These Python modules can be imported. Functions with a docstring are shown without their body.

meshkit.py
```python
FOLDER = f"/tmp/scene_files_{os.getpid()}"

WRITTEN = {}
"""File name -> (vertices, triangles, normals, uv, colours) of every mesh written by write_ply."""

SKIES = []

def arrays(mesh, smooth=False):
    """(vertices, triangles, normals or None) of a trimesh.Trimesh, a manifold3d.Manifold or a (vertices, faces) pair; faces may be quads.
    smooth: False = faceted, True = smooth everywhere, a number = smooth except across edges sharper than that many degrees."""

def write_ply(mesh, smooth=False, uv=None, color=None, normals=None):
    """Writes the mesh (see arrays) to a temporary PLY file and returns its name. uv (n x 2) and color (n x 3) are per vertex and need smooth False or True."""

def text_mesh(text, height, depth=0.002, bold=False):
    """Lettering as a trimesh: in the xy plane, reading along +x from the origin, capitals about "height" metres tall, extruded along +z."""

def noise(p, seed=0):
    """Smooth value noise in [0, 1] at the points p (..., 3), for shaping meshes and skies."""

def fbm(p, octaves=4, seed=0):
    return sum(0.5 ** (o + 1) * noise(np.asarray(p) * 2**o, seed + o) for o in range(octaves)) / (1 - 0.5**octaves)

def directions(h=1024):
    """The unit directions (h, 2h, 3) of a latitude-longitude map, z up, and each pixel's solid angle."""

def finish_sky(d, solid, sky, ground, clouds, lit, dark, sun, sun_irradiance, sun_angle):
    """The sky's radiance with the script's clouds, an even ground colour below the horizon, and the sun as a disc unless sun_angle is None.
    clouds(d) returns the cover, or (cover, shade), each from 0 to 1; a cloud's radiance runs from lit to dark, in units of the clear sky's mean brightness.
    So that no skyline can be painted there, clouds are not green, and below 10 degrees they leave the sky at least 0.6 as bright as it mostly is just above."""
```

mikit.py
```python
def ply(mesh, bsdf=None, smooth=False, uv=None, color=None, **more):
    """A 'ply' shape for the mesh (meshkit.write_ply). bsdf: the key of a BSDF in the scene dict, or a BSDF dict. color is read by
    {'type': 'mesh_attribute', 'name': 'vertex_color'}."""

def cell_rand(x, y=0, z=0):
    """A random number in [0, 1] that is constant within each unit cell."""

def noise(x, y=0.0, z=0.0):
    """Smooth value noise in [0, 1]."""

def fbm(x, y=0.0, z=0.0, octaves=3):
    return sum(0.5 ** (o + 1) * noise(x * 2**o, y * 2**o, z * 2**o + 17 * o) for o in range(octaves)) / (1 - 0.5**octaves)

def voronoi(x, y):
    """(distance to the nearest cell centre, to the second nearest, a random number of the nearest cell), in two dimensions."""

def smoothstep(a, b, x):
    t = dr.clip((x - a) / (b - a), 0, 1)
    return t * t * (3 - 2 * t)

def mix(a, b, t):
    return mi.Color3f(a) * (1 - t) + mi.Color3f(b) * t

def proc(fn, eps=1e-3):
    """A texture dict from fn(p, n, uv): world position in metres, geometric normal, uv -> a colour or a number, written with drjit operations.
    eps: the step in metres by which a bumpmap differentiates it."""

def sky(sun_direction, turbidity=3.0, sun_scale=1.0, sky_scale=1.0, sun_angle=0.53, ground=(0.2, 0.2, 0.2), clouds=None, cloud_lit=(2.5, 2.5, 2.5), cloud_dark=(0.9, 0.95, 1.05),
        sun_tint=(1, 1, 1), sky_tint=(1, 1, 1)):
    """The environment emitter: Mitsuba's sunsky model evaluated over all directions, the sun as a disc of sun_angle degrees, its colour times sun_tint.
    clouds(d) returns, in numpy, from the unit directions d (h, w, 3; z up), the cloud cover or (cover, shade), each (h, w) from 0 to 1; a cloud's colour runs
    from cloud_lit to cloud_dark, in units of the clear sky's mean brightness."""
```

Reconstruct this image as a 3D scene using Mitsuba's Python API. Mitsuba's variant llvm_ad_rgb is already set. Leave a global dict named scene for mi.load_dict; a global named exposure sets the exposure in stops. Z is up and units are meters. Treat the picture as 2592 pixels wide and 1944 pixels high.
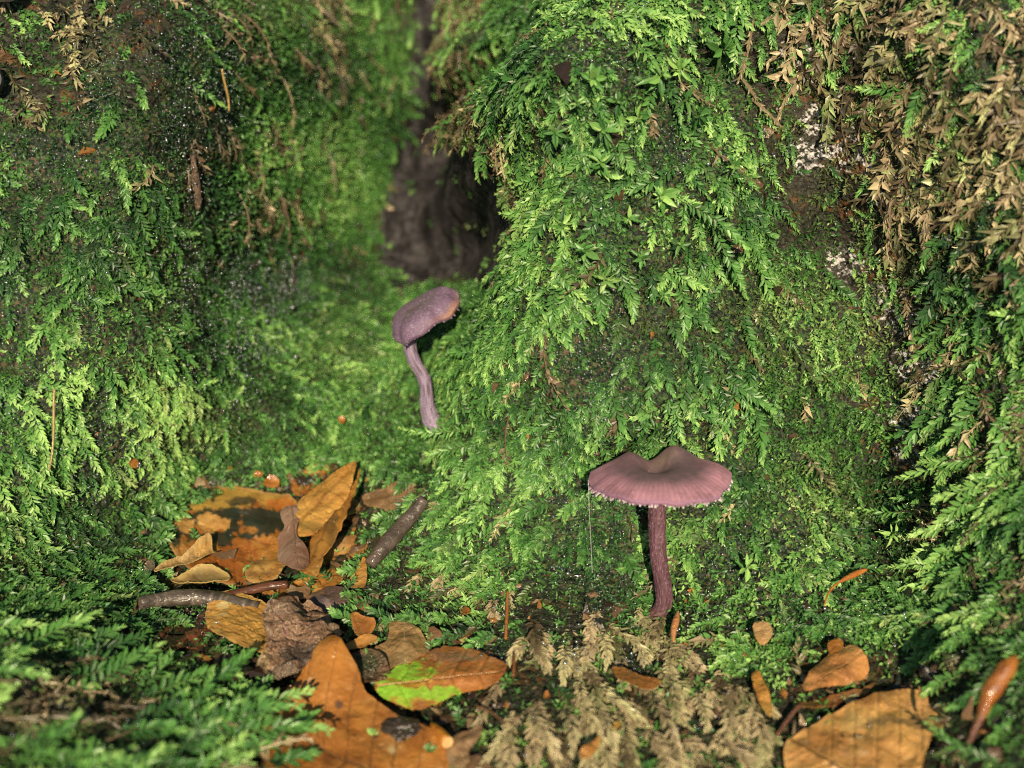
import math
import numpy as np
import trimesh
import mitsuba as mi
import drjit as dr
import mikit
import meshkit
from scipy.interpolate import RBFInterpolator
from scipy.ndimage import map_coordinates, gaussian_filter
from scipy.spatial import Delaunay
import shapely
from shapely.geometry import Polygon

T4 = mi.ScalarTransform4f
scene, labels = {}, {}

# ------------------------------------------------------------------ camera, light, exposure
PITCH = math.radians(25.0)
CAM = np.array([0.0, -0.235, 0.157])
FWD = np.array([0.0, math.cos(PITCH), -math.sin(PITCH)])
UP = np.array([0.0, math.sin(PITCH), math.cos(PITCH)])
RGT = np.array([1.0, 0.0, 0.0])
HFOV = 48.0
FPX = 1296.0 / math.tan(math.radians(HFOV / 2))          # focal length in reference pixels (2592 wide)
scene['camera'] = {
    'type': 'thinlens', 'fov': HFOV, 'fov_axis': 'x', 'near_clip': 0.01, 'far_clip': 200.0,
    'aperture_radius': 0.0021, 'focus_distance': 0.262,
    'to_world': T4().look_at(origin=CAM.tolist(), target=(CAM + FWD).tolist(), up=UP.tolist()),
}
SUN_EL, SUN_AZ = math.radians(29.0), math.radians(1.5)
SUN = [math.cos(SUN_EL) * math.sin(SUN_AZ), -math.cos(SUN_EL) * math.cos(SUN_AZ), math.sin(SUN_EL)]
scene['sky'] = mikit.sky(SUN, turbidity=3, sun_scale=1.0, sky_scale=0.5, ground=(0.06, 0.07, 0.04), sun_tint=(0.95, 1.0, 1.07))
exposure = 2.3

rng = np.random.default_rng(7)

# ------------------------------------------------------------------ materials
def lerp3(a, b, t):
    return mi.Color3f(*a) * (1 - t) + mi.Color3f(*b) * t

def ramp(u, stops):
    c = mi.Color3f(*stops[0][1])
    for (a, ca), (b, cb) in zip(stops[:-1], stops[1:]):
        t = dr.clip((u - a) / (b - a), 0, 1)
        c = dr.select(u > a, lerp3(ca, cb, t), c)
    return c

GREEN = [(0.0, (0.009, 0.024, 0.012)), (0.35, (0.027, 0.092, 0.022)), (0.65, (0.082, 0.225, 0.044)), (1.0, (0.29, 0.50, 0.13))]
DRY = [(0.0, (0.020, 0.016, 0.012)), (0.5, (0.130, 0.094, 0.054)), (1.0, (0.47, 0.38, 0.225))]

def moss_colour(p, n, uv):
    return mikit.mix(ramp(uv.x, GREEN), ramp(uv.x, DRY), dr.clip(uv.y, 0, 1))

scene['moss_leaf'] = {'type': 'twosided', 'b': {'type': 'principled', 'base_color': mikit.proc(moss_colour), 'roughness': 0.42, 'specular': 0.4}}

def bark_colour(p, n, uv):
    x, y, z = p.x * 1000, p.y * 1000, p.z * 1000
    a = mikit.fbm(x * 0.12, y * 0.12, z * 0.12, 4)
    f = mikit.fbm(x * 0.9, y * 0.9, z * 0.9, 3)
    g = mikit.noise(x * 2.6, y * 2.6, z * 2.6)
    c = lerp3((0.010, 0.007, 0.007), (0.050, 0.036, 0.030), dr.clip(a * 1.7 - 0.35, 0, 1) * (0.4 + 0.9 * f))
    c = mikit.mix(c, mi.Color3f(0.15, 0.115, 0.095), mikit.smoothstep(0.86, 0.94, g) * 0.4)
    c = mikit.mix(c, mi.Color3f(0.16, 0.062, 0.02), mikit.smoothstep(0.60, 0.70, mikit.noise(x * 0.21 + 9, y * 0.21, z * 0.21)) * mikit.smoothstep(0.45, 0.6, f) * 0.7)
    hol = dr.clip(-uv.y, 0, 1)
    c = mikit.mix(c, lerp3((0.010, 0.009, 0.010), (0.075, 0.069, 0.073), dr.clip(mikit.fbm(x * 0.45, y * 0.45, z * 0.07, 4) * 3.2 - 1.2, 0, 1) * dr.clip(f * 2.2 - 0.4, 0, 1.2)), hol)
    alg = dr.clip(uv.y, 0, 1) * mikit.smoothstep(0.30, 0.55, f + 0.15)
    c = mikit.mix(c, lerp3((0.004, 0.009, 0.007), (0.013, 0.031, 0.014), mikit.noise(x * 1.1, y * 1.1, z * 1.1)), alg)
    mat = dr.clip(uv.y, 0, 1) * mikit.smoothstep(0.50, 0.62, mikit.fbm(x * 1.7 + 3, y * 1.7, z * 1.1, 3))
    c = mikit.mix(c, lerp3((0.022, 0.055, 0.014), (0.070, 0.150, 0.035), mikit.noise(x * 2.9, y * 2.9, z * 2.0 + 4)), mat * 0.85)
    c = mikit.mix(c, mi.Color3f(0.105, 0.072, 0.040), dr.clip(uv.y, 0, 1) * mikit.smoothstep(0.66, 0.76, mikit.noise(x * 2.1 + 31, y * 2.1, z * 1.2)) * 0.8)
    lich = mikit.smoothstep(0.50, 0.62, mikit.fbm(x * 0.8 + 40, y * 0.8, z * 0.8, 3) * 0.62 + dr.clip(uv.x, 0, 1) * 0.46)
    lich = lich * mikit.smoothstep(0.46, 0.62, mikit.fbm(x * 1.3, y * 1.3 + 7, z * 1.3, 4)) * mikit.smoothstep(0.28, 0.50, mikit.noise(x * 0.45, y * 0.45, z * 0.45))
    return mikit.mix(c, lerp3((0.36, 0.33, 0.31), (0.66, 0.64, 0.63), g), dr.clip(lich, 0, 1))

def bark_height(p, n, uv):
    x, y, z = p.x * 1000, p.y * 1000, p.z * 1000
    return mikit.fbm(x * 0.8, y * 0.8, z * 0.8, 4)

scene['bark_wet'] = {'type': 'twosided', 'b': {'type': 'bumpmap', 'arbitrary': mikit.proc(bark_height, eps=8e-5), 'scale': 0.0016,
                     'b': {'type': 'principled', 'base_color': mikit.proc(bark_colour), 'roughness': 0.6, 'specular': 0.3}}}
VC = {'type': 'mesh_attribute', 'name': 'vertex_color'}
def skin_height(p, n, uv):
    x, y, z = p.x * 1000, p.y * 1000, p.z * 1000
    return mikit.fbm(x * 1.6, y * 1.6, z * 1.6, 3)

def wetness(p, n, uv):
    x, y, z = p.x * 1000, p.y * 1000, p.z * 1000
    return 0.15 + 0.32 * mikit.smoothstep(0.35, 0.65, mikit.fbm(x * 0.25, y * 0.25, z * 0.25 + 5, 3))

scene['leaf_wet'] = {'type': 'twosided', 'b': {'type': 'bumpmap', 'arbitrary': mikit.proc(skin_height, eps=6e-5), 'scale': 0.00030,
                     'b': {'type': 'principled', 'base_color': VC, 'roughness': mikit.proc(wetness), 'specular': 0.6}}}
scene['leaf_rough'] = {'type': 'twosided', 'b': {'type': 'bumpmap', 'arbitrary': mikit.proc(skin_height, eps=6e-5), 'scale': 0.0012,
                     'b': {'type': 'principled', 'base_color': VC, 'roughness': mikit.proc(wetness), 'specular': 0.4}}}
scene['matt'] = {'type': 'twosided', 'b': {'type': 'principled', 'base_color': VC, 'roughness': 0.62, 'specular': 0.3, 'sheen': 0.3}}
scene['dew'] = {'type': 'twosided', 'b': {'type': 'principled', 'base_color': {'type': 'rgb', 'value': [0.80, 0.84, 0.86]}, 'metallic': 0.9, 'roughness': 0.2}}
scene['silk'] = {'type': 'twosided', 'b': {'type': 'principled', 'base_color': {'type': 'rgb', 'value': [0.35, 0.37, 0.38]}, 'roughness': 0.4}}

# ------------------------------------------------------------------ terrain: one sheet, depth along the slope's normal
def fl(py, z=0.0):
    """depth at which the level z meets the ray of that row"""
    return (CAM[2] - z) / (math.sin(PITCH) + math.cos(PITCH) * (py - 972) / FPX)

CTRL = [
    # left root front
    (-100, 0, .270), (200, 100, .275), (400, 0, .280), (480, 300, .283), (200, 400, .270), (0, 500, .265), (430, 600, .280), (200, 700, .268),
    (450, 850, .284), (200, 1000, .271), (0, 1000, .262), (400, 1150, .287), (200, 1250, .272), (0, 1300, .258), (330, 1400, .277), (460, 1050, .290),
    (500, 1130, .306), (480, 950, .290), (520, 800, .298), (530, 500, .291), (545, 100, .290),
    # lower left bulge
    (150, 1520, .254), (0, 1600, .232), (300, 1650, .240), (100, 1900, .196), (400, 1800, .213), (560, 1760, .226), (300, 1944, .197), (600, 1944, .205), (-200, 1800, .190),
    # flank
    (600, 100, .302), (620, 400, .312), (600, 700, .318), (750, 100, .335), (750, 400, .345), (750, 650, .348), (900, 100, .372), (900, 400, .382), (930, 600, .392),
    (600, 950, .309), (700, 850, .326), (850, 800, .345), (950, 720, .375), (700, 1050, .308), (850, 1000, .325), (600, 1120, .304),
    # valley
    (1000, 900, .335), (1150, 800, .345), (1100, 950, .326), (1000, 1080, .318), (900, 1150, .310), (1110, 1130, .304), (1000, 1200, .301), (800, 1170, .312),
    # hollow
    (1000, 690, .380), (1130, 620, .382), (1230, 620, .384), (1050, 480, .400), (1150, 440, .404), (1235, 440, .47), (1190, 400, .45), (1080, 300, .398), (1075, 50, .385), (1000, 250, .388), (990, 80, .382),
    (1110, 200, .392), (1180, 730, .366),
    # right root, left edge
    (1135, 30, .285), (1150, 200, .283), (1205, 400, .280), (1285, 480, .276), (1310, 560, .273), (1290, 660, .273), (1245, 770, .274), (1205, 880, .277), (1180, 980, .281), (1150, 1090, .285),
    (1080, 1210, .286), (980, 1370, .281),
    # right root front
    (1300, 100, .266), (1300, 300, .263), (1400, 400, .257), (1600, 150, .255), (1700, 400, .254), (1500, 600, .254), (1700, 700, .255), (1400, 800, .260), (1550, 850, .262), (1700, 950, .258),
    (1350, 1000, .267), (1500, 1120, .264), (1560, 1290, .271), (1640, 1250, .270), (1350, 1200, .272), (1250, 1350, .270), (1450, 1450, .264), (1640, 1560, .2585), (1780, 1300, .262), (1850, 900, .262),
    (1200, 1500, .266), (1100, 1480, .270), (1800, 1500, .2575), (1850, 500, .262), (1850, 150, .260), (1450, 0, .262), (1750, 0, .258),
    # right recess and right edge
    (2050, 330, .270), (2120, 600, .273), (2100, 900, .270), (2000, 1150, .264), (2250, 800, .272), (2280, 1100, .272), (2250, 1310, .278), (2050, 1400, .259), (2200, 1500, .254),
    (2050, 100, .258), (2200, 250, .258), (2350, 400, .249), (2380, 150, .243), (2250, 0, .249), (2500, 0, .228), (2590, 300, .230), (2450, 600, .243), (2590, 700, .236), (2420, 950, .256), (2590, 1000, .238),
    (2430, 1250, .248), (2590, 1250, .232), (2420, 1450, .244), (2590, 1500, .225), (2590, 1700, .214), (2590, 1930, .196),
]
for x, y in [(450, 1400), (560, 1300), (700, 1300), (600, 1500), (800, 1500), (900, 1400), (700, 1600), (900, 1600), (1050, 1600), (750, 1750), (900, 1750), (1100, 1750), (800, 1930), (1000, 1930), (480, 1600),
             (1250, 1650), (1250, 1800), (1250, 1930), (1450, 1700), (1450, 1930), (1650, 1750), (1650, 1930), (1850, 1650), (1850, 1800), (1900, 1930), (2050, 1750), (2200, 1700), (2150, 1900), (2350, 1750), (2350, 1930)]:
    CTRL.append((x, y, fl(y, 0.000 if x < 1150 else 0.003)))
pts = np.array([((px - 1296) / FPX * d, -(py - 972) / FPX * d, d) for px, py, d in CTRL])
extra = []
for a in np.linspace(-0.26, 0.26, 14):
    for b in (-0.15, -0.12, -0.09):
        extra.append((a, b, (CAM[2] + 0.004 + math.cos(PITCH) * b) / math.sin(PITCH)))
    extra.append((a, 0.25, 0.46))
    extra.append((a, 0.17, 0.36 + 0.9 * a * a))
for b in np.linspace(-0.05, 0.22, 7):
    for s in (-1, 1):
        extra.append((s * 0.265, b, 0.42 + 0.1 * b))
        extra.append((s * 0.19, b, 0.30 + 0.05 * b))
pts = np.vstack([pts, extra])
ST = 0.0013
GA, GB = np.arange(-0.265, 0.2651, ST), np.arange(-0.15, 0.2501, ST)
ga, gb = np.meshgrid(GA, GB, indexing='ij')
coarse_a, coarse_b = GA[::3], GB[::3]
ca, cb = np.meshgrid(coarse_a, coarse_b, indexing='ij')
D0c = RBFInterpolator(pts[:, :2], pts[:, 2], kernel='linear', neighbors=40)(np.stack([ca.ravel(), cb.ravel()], 1)).reshape(ca.shape)
D0 = map_coordinates(D0c, [(ga - GA[0]) / (3 * ST), (gb - GB[0]) / (3 * ST)], order=1, mode='nearest')
D0 = gaussian_filter(D0, 2.2)

def to_world(a, b, d):
    return CAM + np.multiply.outer(a, RGT) + np.multiply.outer(b, UP) + np.multiply.outer(d, FWD)

W0 = to_world(ga, gb, D0)
level = W0[..., 2]
rough = np.clip((level + 0.002) / 0.02, 0.25, 1)
NZ = (meshkit.fbm(W0 * 45, 3, 1) - 0.5) * 0.013 + (meshkit.fbm(W0 * 190, 3, 5) - 0.5) * 0.0042
DD = D0 + NZ * rough
WP = to_world(ga, gb, DD)
da, db = np.gradient(DD, ST, axis=0), np.gradient(DD, ST, axis=1)
das, dbs = np.gradient(gaussian_filter(DD, 3), ST, axis=0), np.gradient(gaussian_filter(DD, 3), ST, axis=1)
NRM = np.multiply.outer(das, RGT) + np.multiply.outer(dbs, UP) - FWD
NRM /= np.linalg.norm(NRM, axis=-1, keepdims=True)

def samp(field, a, b, order=1):
    c = [(np.asarray(a) - GA[0]) / ST, (np.asarray(b) - GB[0]) / ST]
    if field.ndim == 2:
        return map_coordinates(field, c, order=order, mode='nearest')
    return np.stack([map_coordinates(field[..., k], c, order=order, mode='nearest') for k in range(field.shape[-1])], -1)

def to_px(P):
    q = np.asarray(P) - CAM
    d = q @ FWD
    return 1296 + q @ RGT / d * FPX, 972 - q @ UP / d * FPX, d

def hit(px, py, field=None):
    """depth of the first terrain point that a reference row and column meet"""
    field = DD if field is None else field
    px, py = np.atleast_1d(np.asarray(px, float)), np.atleast_1d(np.asarray(py, float))
    out, done = np.full(px.shape, 0.5), np.zeros(px.shape, bool)
    for d in np.arange(0.15, 0.52, 0.0008):
        t = samp(field, (px - 1296) / FPX * d, -(py - 972) / FPX * d)
        new = (~done) & (t <= d)
        out[new], done = d, done | new
    return out

def at(px, py, lift=0.0, field=None):
    d = hit(px, py, field)
    px, py = np.atleast_1d(np.asarray(px, float)), np.atleast_1d(np.asarray(py, float))
    P = to_world((px - 1296) / FPX * d, -(py - 972) / FPX * d, d)
    n = samp(NRM, (px - 1296) / FPX * d, -(py - 972) / FPX * d)
    n /= np.linalg.norm(n, axis=-1, keepdims=True)
    return P + n * lift, n

def ray(px, py, d):
    px, py, d = np.broadcast_arrays(np.asarray(px, float), np.asarray(py, float), np.asarray(d, float))
    return to_world((px - 1296) / FPX * d, -(py - 972) / FPX * d, d)

# ------------------------------------------------------------------ where what grows (zones in reference coordinates)
def inside(poly, px, py):
    return shapely.contains_xy(Polygon(poly), px, py)

def soft(cx, cy, rx, ry, px, py, seed=0):
    r = np.hypot((px - cx) / rx, (py - cy) / ry)
    r = r + (meshkit.noise(np.stack([px / 60, py / 60, 0 * px + seed], -1), 3) - 0.5) * 0.9
    return np.clip(1.5 - 1.0 * r, 0, 1)

HOLLOW = [(955, 660), (965, 520), (985, 390), (1040, 290), (1050, 0), (1045, -400), (1120, -400), (1125, 0), (1130, 260), (1250, 400), (1300, 500), (1300, 640), (1240, 720), (1100, 700), (1000, 735)]
LITTER = [(395, 1290), (460, 1230), (640, 1235), (760, 1160), (920, 1160), (1060, 1220), (1060, 1300), (960, 1420), (900, 1480), (930, 1600), (1090, 1580), (1290, 1650), (1280, 1800), (1180, 1830), (1180, 2100), (700, 2100), (740, 1900), (640, 1780), (560, 1720), (480, 1660), (390, 1650), (380, 1580), (340, 1530), (370, 1450)]
LITTER_R = [(1980, 1750), (2050, 1660), (2220, 1650), (2500, 1700), (2560, 2100), (1950, 2100)]
FILM = [(20, 720, 60, 120), (60, 1000, 70, 120), (220, 800, 45, 80), (440, 350, 60, 230), (470, 130, 90, 150), (455, 700, 60, 160), (495, 900, 55, 160), (240, 1100, 70, 90), (330, 1170, 70, 90), (220, 1240, 60, 60),
        (1560, 120, 55, 80), (1600, 60, 60, 60), (1470, 140, 45, 70), (1690, 380, 60, 110), (1690, 250, 45, 50), (1500, 880, 100, 120), (1560, 760, 60, 80), (1490, 1010, 70, 80), (1540, 1310, 110, 85), (1420, 1240, 50, 50),
        (1500, 1470, 120, 90), (1290, 1560, 60, 70), (1260, 1640, 50, 50), (1790, 1570, 60, 60), (1830, 1420, 60, 60), (1740, 450, 60, 60), (600, 720, 70, 80), (680, 800, 90, 130), (600, 880, 80, 130), (1060, 1310, 50, 60),
        (130, 420, 200, 80), (250, 200, 60, 160), (540, 200, 50, 150), (520, 1560, 60, 50), (1400, 1650, 100, 60), (1570, 1690, 70, 50)]
LICHEN = [(2075, 290, 45, 50), (2110, 350, 50, 60), (2050, 390, 50, 45), (2150, 400, 60, 40), (2030, 140, 50, 40), (2240, 760, 70, 60), (2290, 800, 50, 40), (2140, 670, 60, 40), (2230, 490, 50, 35), (2330, 1110, 55, 90), (2380, 1160, 50, 50), (2300, 1060, 40, 60), (2130, 645, 25, 20), (620, 130, 30, 35), (1215, 600, 0.1, 0.1), (2330, 930, 70, 50)]

def fields(px, py):
    """surface density (per square centimetre) of each kind of growth, and the film and lichen masks"""
    px, py = np.asarray(px, float), np.asarray(py, float)
    z = np.zeros_like(px)
    film = np.max([soft(f[0], f[1], f[2] * 0.88, f[3] * 0.88, px, py, i) for i, f in enumerate(FILM)], 0)
    lich = np.max([soft(*f, px, py, 50 + i) for i, f in enumerate(LICHEN)], 0)
    G, F, B, S = z + 2.2, z + 7.0, z + 0.0, z + 0.0
    def put(poly, g=None, f=None, b=None, s=None):
        m = inside(poly, px, py)
        for arr, v in ((G, g), (F, f), (B, b), (S, s)):
            if v is not None:
                arr[m] = v
    put([(-300, 380), (330, 300), (430, 480), (475, 800), (500, 1100), (400, 1350), (430, 1520), (380, 1650), (-300, 1700)], 8.5, 10)
    put([(-300, -300), (570, -300), (570, 300), (430, 480), (330, 300), (200, 400), (-300, 380)], 0.8, 8, 0.7)
    put([(150, -100), (240, -100), (235, 150), (215, 240), (180, 180)], 0.3, 4, 7.0)
    put([(560, -300), (1040, -300), (1040, 300), (950, 650), (560, 700), (520, 350)], 1.0, 26, 0.5)
    put([(570, 230), (740, 300), (770, 680), (690, 690), (560, 420)], 0.5, 12, 3.0)
    put([(760, -300), (870, -300), (860, 170), (790, 200)], 0.3, 8, 4.0)
    put([(500, 650), (960, 650), (1000, 740), (1260, 740), (1160, 1100), (1080, 1200), (900, 1200), (640, 1240), (420, 1240), (500, 1100)], 6.5, 18)
    put([(1120, -300), (2000, -300), (1960, 700), (1900, 1300), (1840, 1600), (1500, 1500), (1290, 1480), (950, 1420), (1180, 900), (1300, 620), (1130, 260)], 8.5, 9, 0.25)
    put([(1120, -300), (1260, -300), (1250, 250), (1330, 520), (1290, 560), (1200, 400), (1125, 200)], 3.0, 6, 6.0)
    put([(1850, 0), (2080, 60), (2300, 330), (2300, 700), (2100, 720), (1960, 700), (1900, 300)], 2.4, 10, 0.1)
    put([(1900, 620), (2330, 650), (2380, 1250), (2250, 1330), (1880, 1300)], 5.0, 26, 0.15)
    put([(2000, 160), (1950, -300), (3000, -300), (3000, 450), (2420, 640), (2230, 600), (2260, 330), (2080, 180)], 2.6, 4, 6.2)
    put([(2260, 640), (2420, 600), (3000, 420), (3000, 1700), (2330, 1650), (2420, 1450), (2330, 1250), (2390, 1200), (2330, 900)], 4.6, 9, 1.8)
    put([(1780, 1300), (2260, 1300), (2420, 1450), (2330, 1650), (2060, 1660), (1960, 1740), (1840, 1650), (1700, 1560)], 7.5, 10, 0.2)
    put([(1290, 1480), (1500, 1480), (1700, 1560), (1850, 1680), (1960, 1760), (1950, 2200), (1180, 2200), (1190, 1840), (1290, 1790), (1300, 1640)], 0.4, 4, 0.0, 6.0)
    put([(960, 1400), (1300, 1470), (1300, 1640), (1100, 1590), (920, 1590), (900, 1480)], 4.5, 8, 0, 1.8)
    put([(-300, 1640), (300, 1665), (430, 1740), (620, 1910), (660, 2300), (-300, 2300)], 3.2, 7, 0.9)
    put([(300, 1640), (560, 1690), (700, 1820), (740, 1960), (620, 1910), (430, 1740)], 0.5, 5, 0.2)
    put([(-100, 1690), (280, 1680), (330, 1800), (100, 1860), (-100, 1860)], 1.2, 4, 6.0)
    put(LITTER, 0.12, 3.0, 0.0, 0.0)
    put(LITTER_R, 0.25, 3.0, 0.5, 0.2)
    put(HOLLOW, 0.0, 0.25, 0.0, 0.0)
    out = (px < -300) | (px > 2900) | (py < -300) | (py > 2200)
    G[out], F[out], B[out], S[out] = 0.7, 0.8, 0.1, 0.0
    G *= 1 - 0.72 * film
    F *= 1 - 0.30 * film
    B *= 1 - 0.5 * film
    S *= 1 - 0.5 * film
    G *= 1 - 0.85 * lich
    F *= 1 - 0.88 * lich
    G, F, B, S = G * 2.55, F * 2.35, B * 1.3, S * 1.0
    # clumps and gaps
    cl = meshkit.fbm(np.stack([px / 110, py / 110, 0 * px], -1), 2, 9)
    G *= np.clip(0.15 + 2.2 * (cl - 0.22), 0.15, 1.5)
    return G, F, B, S, film, lich

# ------------------------------------------------------------------ terrain meshes: soil (ground) and the tree's base (roots, hollow)
gpx, gpy, _ = to_px(WP)
_, _, _, _, film_g, lich_g = fields(gpx.ravel(), gpy.ravel())
bare_strip = inside([(1850, 0), (2080, 60), (2300, 330), (2300, 700), (2380, 1200), (2200, 1250), (2100, 720), (1960, 700), (1900, 300)], gpx.ravel(), gpy.ravel())
back = np.where(bare_strip | inside([(-300, -300), (570, -300), (570, 250), (-300, 330)], gpx.ravel(), gpy.ravel()), 0.25, 0.85) * np.where(WP[..., 2].ravel() < 0.006, 0.5, 1)
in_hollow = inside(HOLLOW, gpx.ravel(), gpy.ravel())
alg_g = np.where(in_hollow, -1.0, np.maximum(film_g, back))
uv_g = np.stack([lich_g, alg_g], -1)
na, nb = ga.shape
ii, jj = np.meshgrid(np.arange(na - 1), np.arange(nb - 1), indexing='ij')
v00, v10, v11, v01 = ii * nb + jj, (ii + 1) * nb + jj, (ii + 1) * nb + jj + 1, ii * nb + jj + 1
quads = np.stack([v00, v10, v11, v01], -1).reshape(-1, 4)
qx, qy, qz = gpx[:-1, :-1].ravel(), gpy[:-1, :-1].ravel(), gaussian_filter(WP[..., 2], 4)[:-1, :-1].ravel()
q_floor = (qz < 0.010) & ~inside([(-900, -900), (330, -900), (330, 1500), (150, 1650), (-900, 1650)], qx, qy)
q_hollow = inside(HOLLOW, qx, qy) & ~q_floor
qa = ga[:-1, :-1].ravel()
q_left = ~q_floor & ~q_hollow & (qx < 1085)
q_right = ~q_floor & ~q_hollow & ~q_left
vall = WP.reshape(-1, 3)

def submesh(mask):
    q = quads[mask]
    f = np.vstack([q[:, [0, 1, 2]], q[:, [0, 2, 3]]])
    used, inv = np.unique(f, return_inverse=True)
    return vall[used], inv.reshape(-1, 3), uv_g[used]

def put_terrain(key, mask):
    v, f, uv = submesh(mask)
    scene[key] = mikit.ply((v, f), 'bark_wet', smooth=True, uv=uv)

put_terrain('ground', q_floor)
labels['ground'] = {'label': 'dark damp woodland soil under leaf litter', 'category': 'ground', 'kind': 'structure'}
labels['tree_base'] = {'label': 'moss covered foot of a tree trunk with two thick roots round a dark hollow', 'category': 'tree trunk'}
put_terrain('tree_base__root', q_left)
put_terrain('tree_base__root_001', q_right)
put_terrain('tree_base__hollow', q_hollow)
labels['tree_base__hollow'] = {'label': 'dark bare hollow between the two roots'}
labels['tree_base__root'] = {'label': 'left root'}
labels['tree_base__root_001'] = {'label': 'right root'}
# the bole behind and above the frame
th = np.linspace(0, 2 * np.pi, 97)[:-1]
zz = np.concatenate([np.linspace(-0.05, 0.6, 24), np.linspace(0.7, 3.0, 12)])
tt, hz = np.meshgrid(th, zz, indexing='ij')
rad = 0.42 + 0.16 * np.exp(-np.maximum(hz, 0) / 0.25) + 0.025 * np.sin(5 * tt + 1.0) * np.exp(-hz)
bx, by = rad * np.cos(tt), 0.86 + rad * np.sin(tt)
bp = np.stack([bx, by, hz], -1)
bp = bp + (meshkit.fbm(bp * 14, 3, 2)[..., None] - 0.5) * 0.03 * np.stack([np.cos(tt), np.sin(tt), 0 * tt], -1)
i0, j0 = np.meshgrid(np.arange(96), np.arange(len(zz) - 1), indexing='ij')
nz_ = len(zz)
bq = np.stack([i0 * nz_ + j0, ((i0 + 1) % 96) * nz_ + j0, ((i0 + 1) % 96) * nz_ + j0 + 1, i0 * nz_ + j0 + 1], -1).reshape(-1, 4)
scene['tree_base__trunk'] = mikit.ply((bp.reshape(-1, 3), bq), 'bark_wet', smooth=True, uv=np.tile([0.0, 0.6], (bp.shape[0] * bp.shape[1], 1)))
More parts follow.
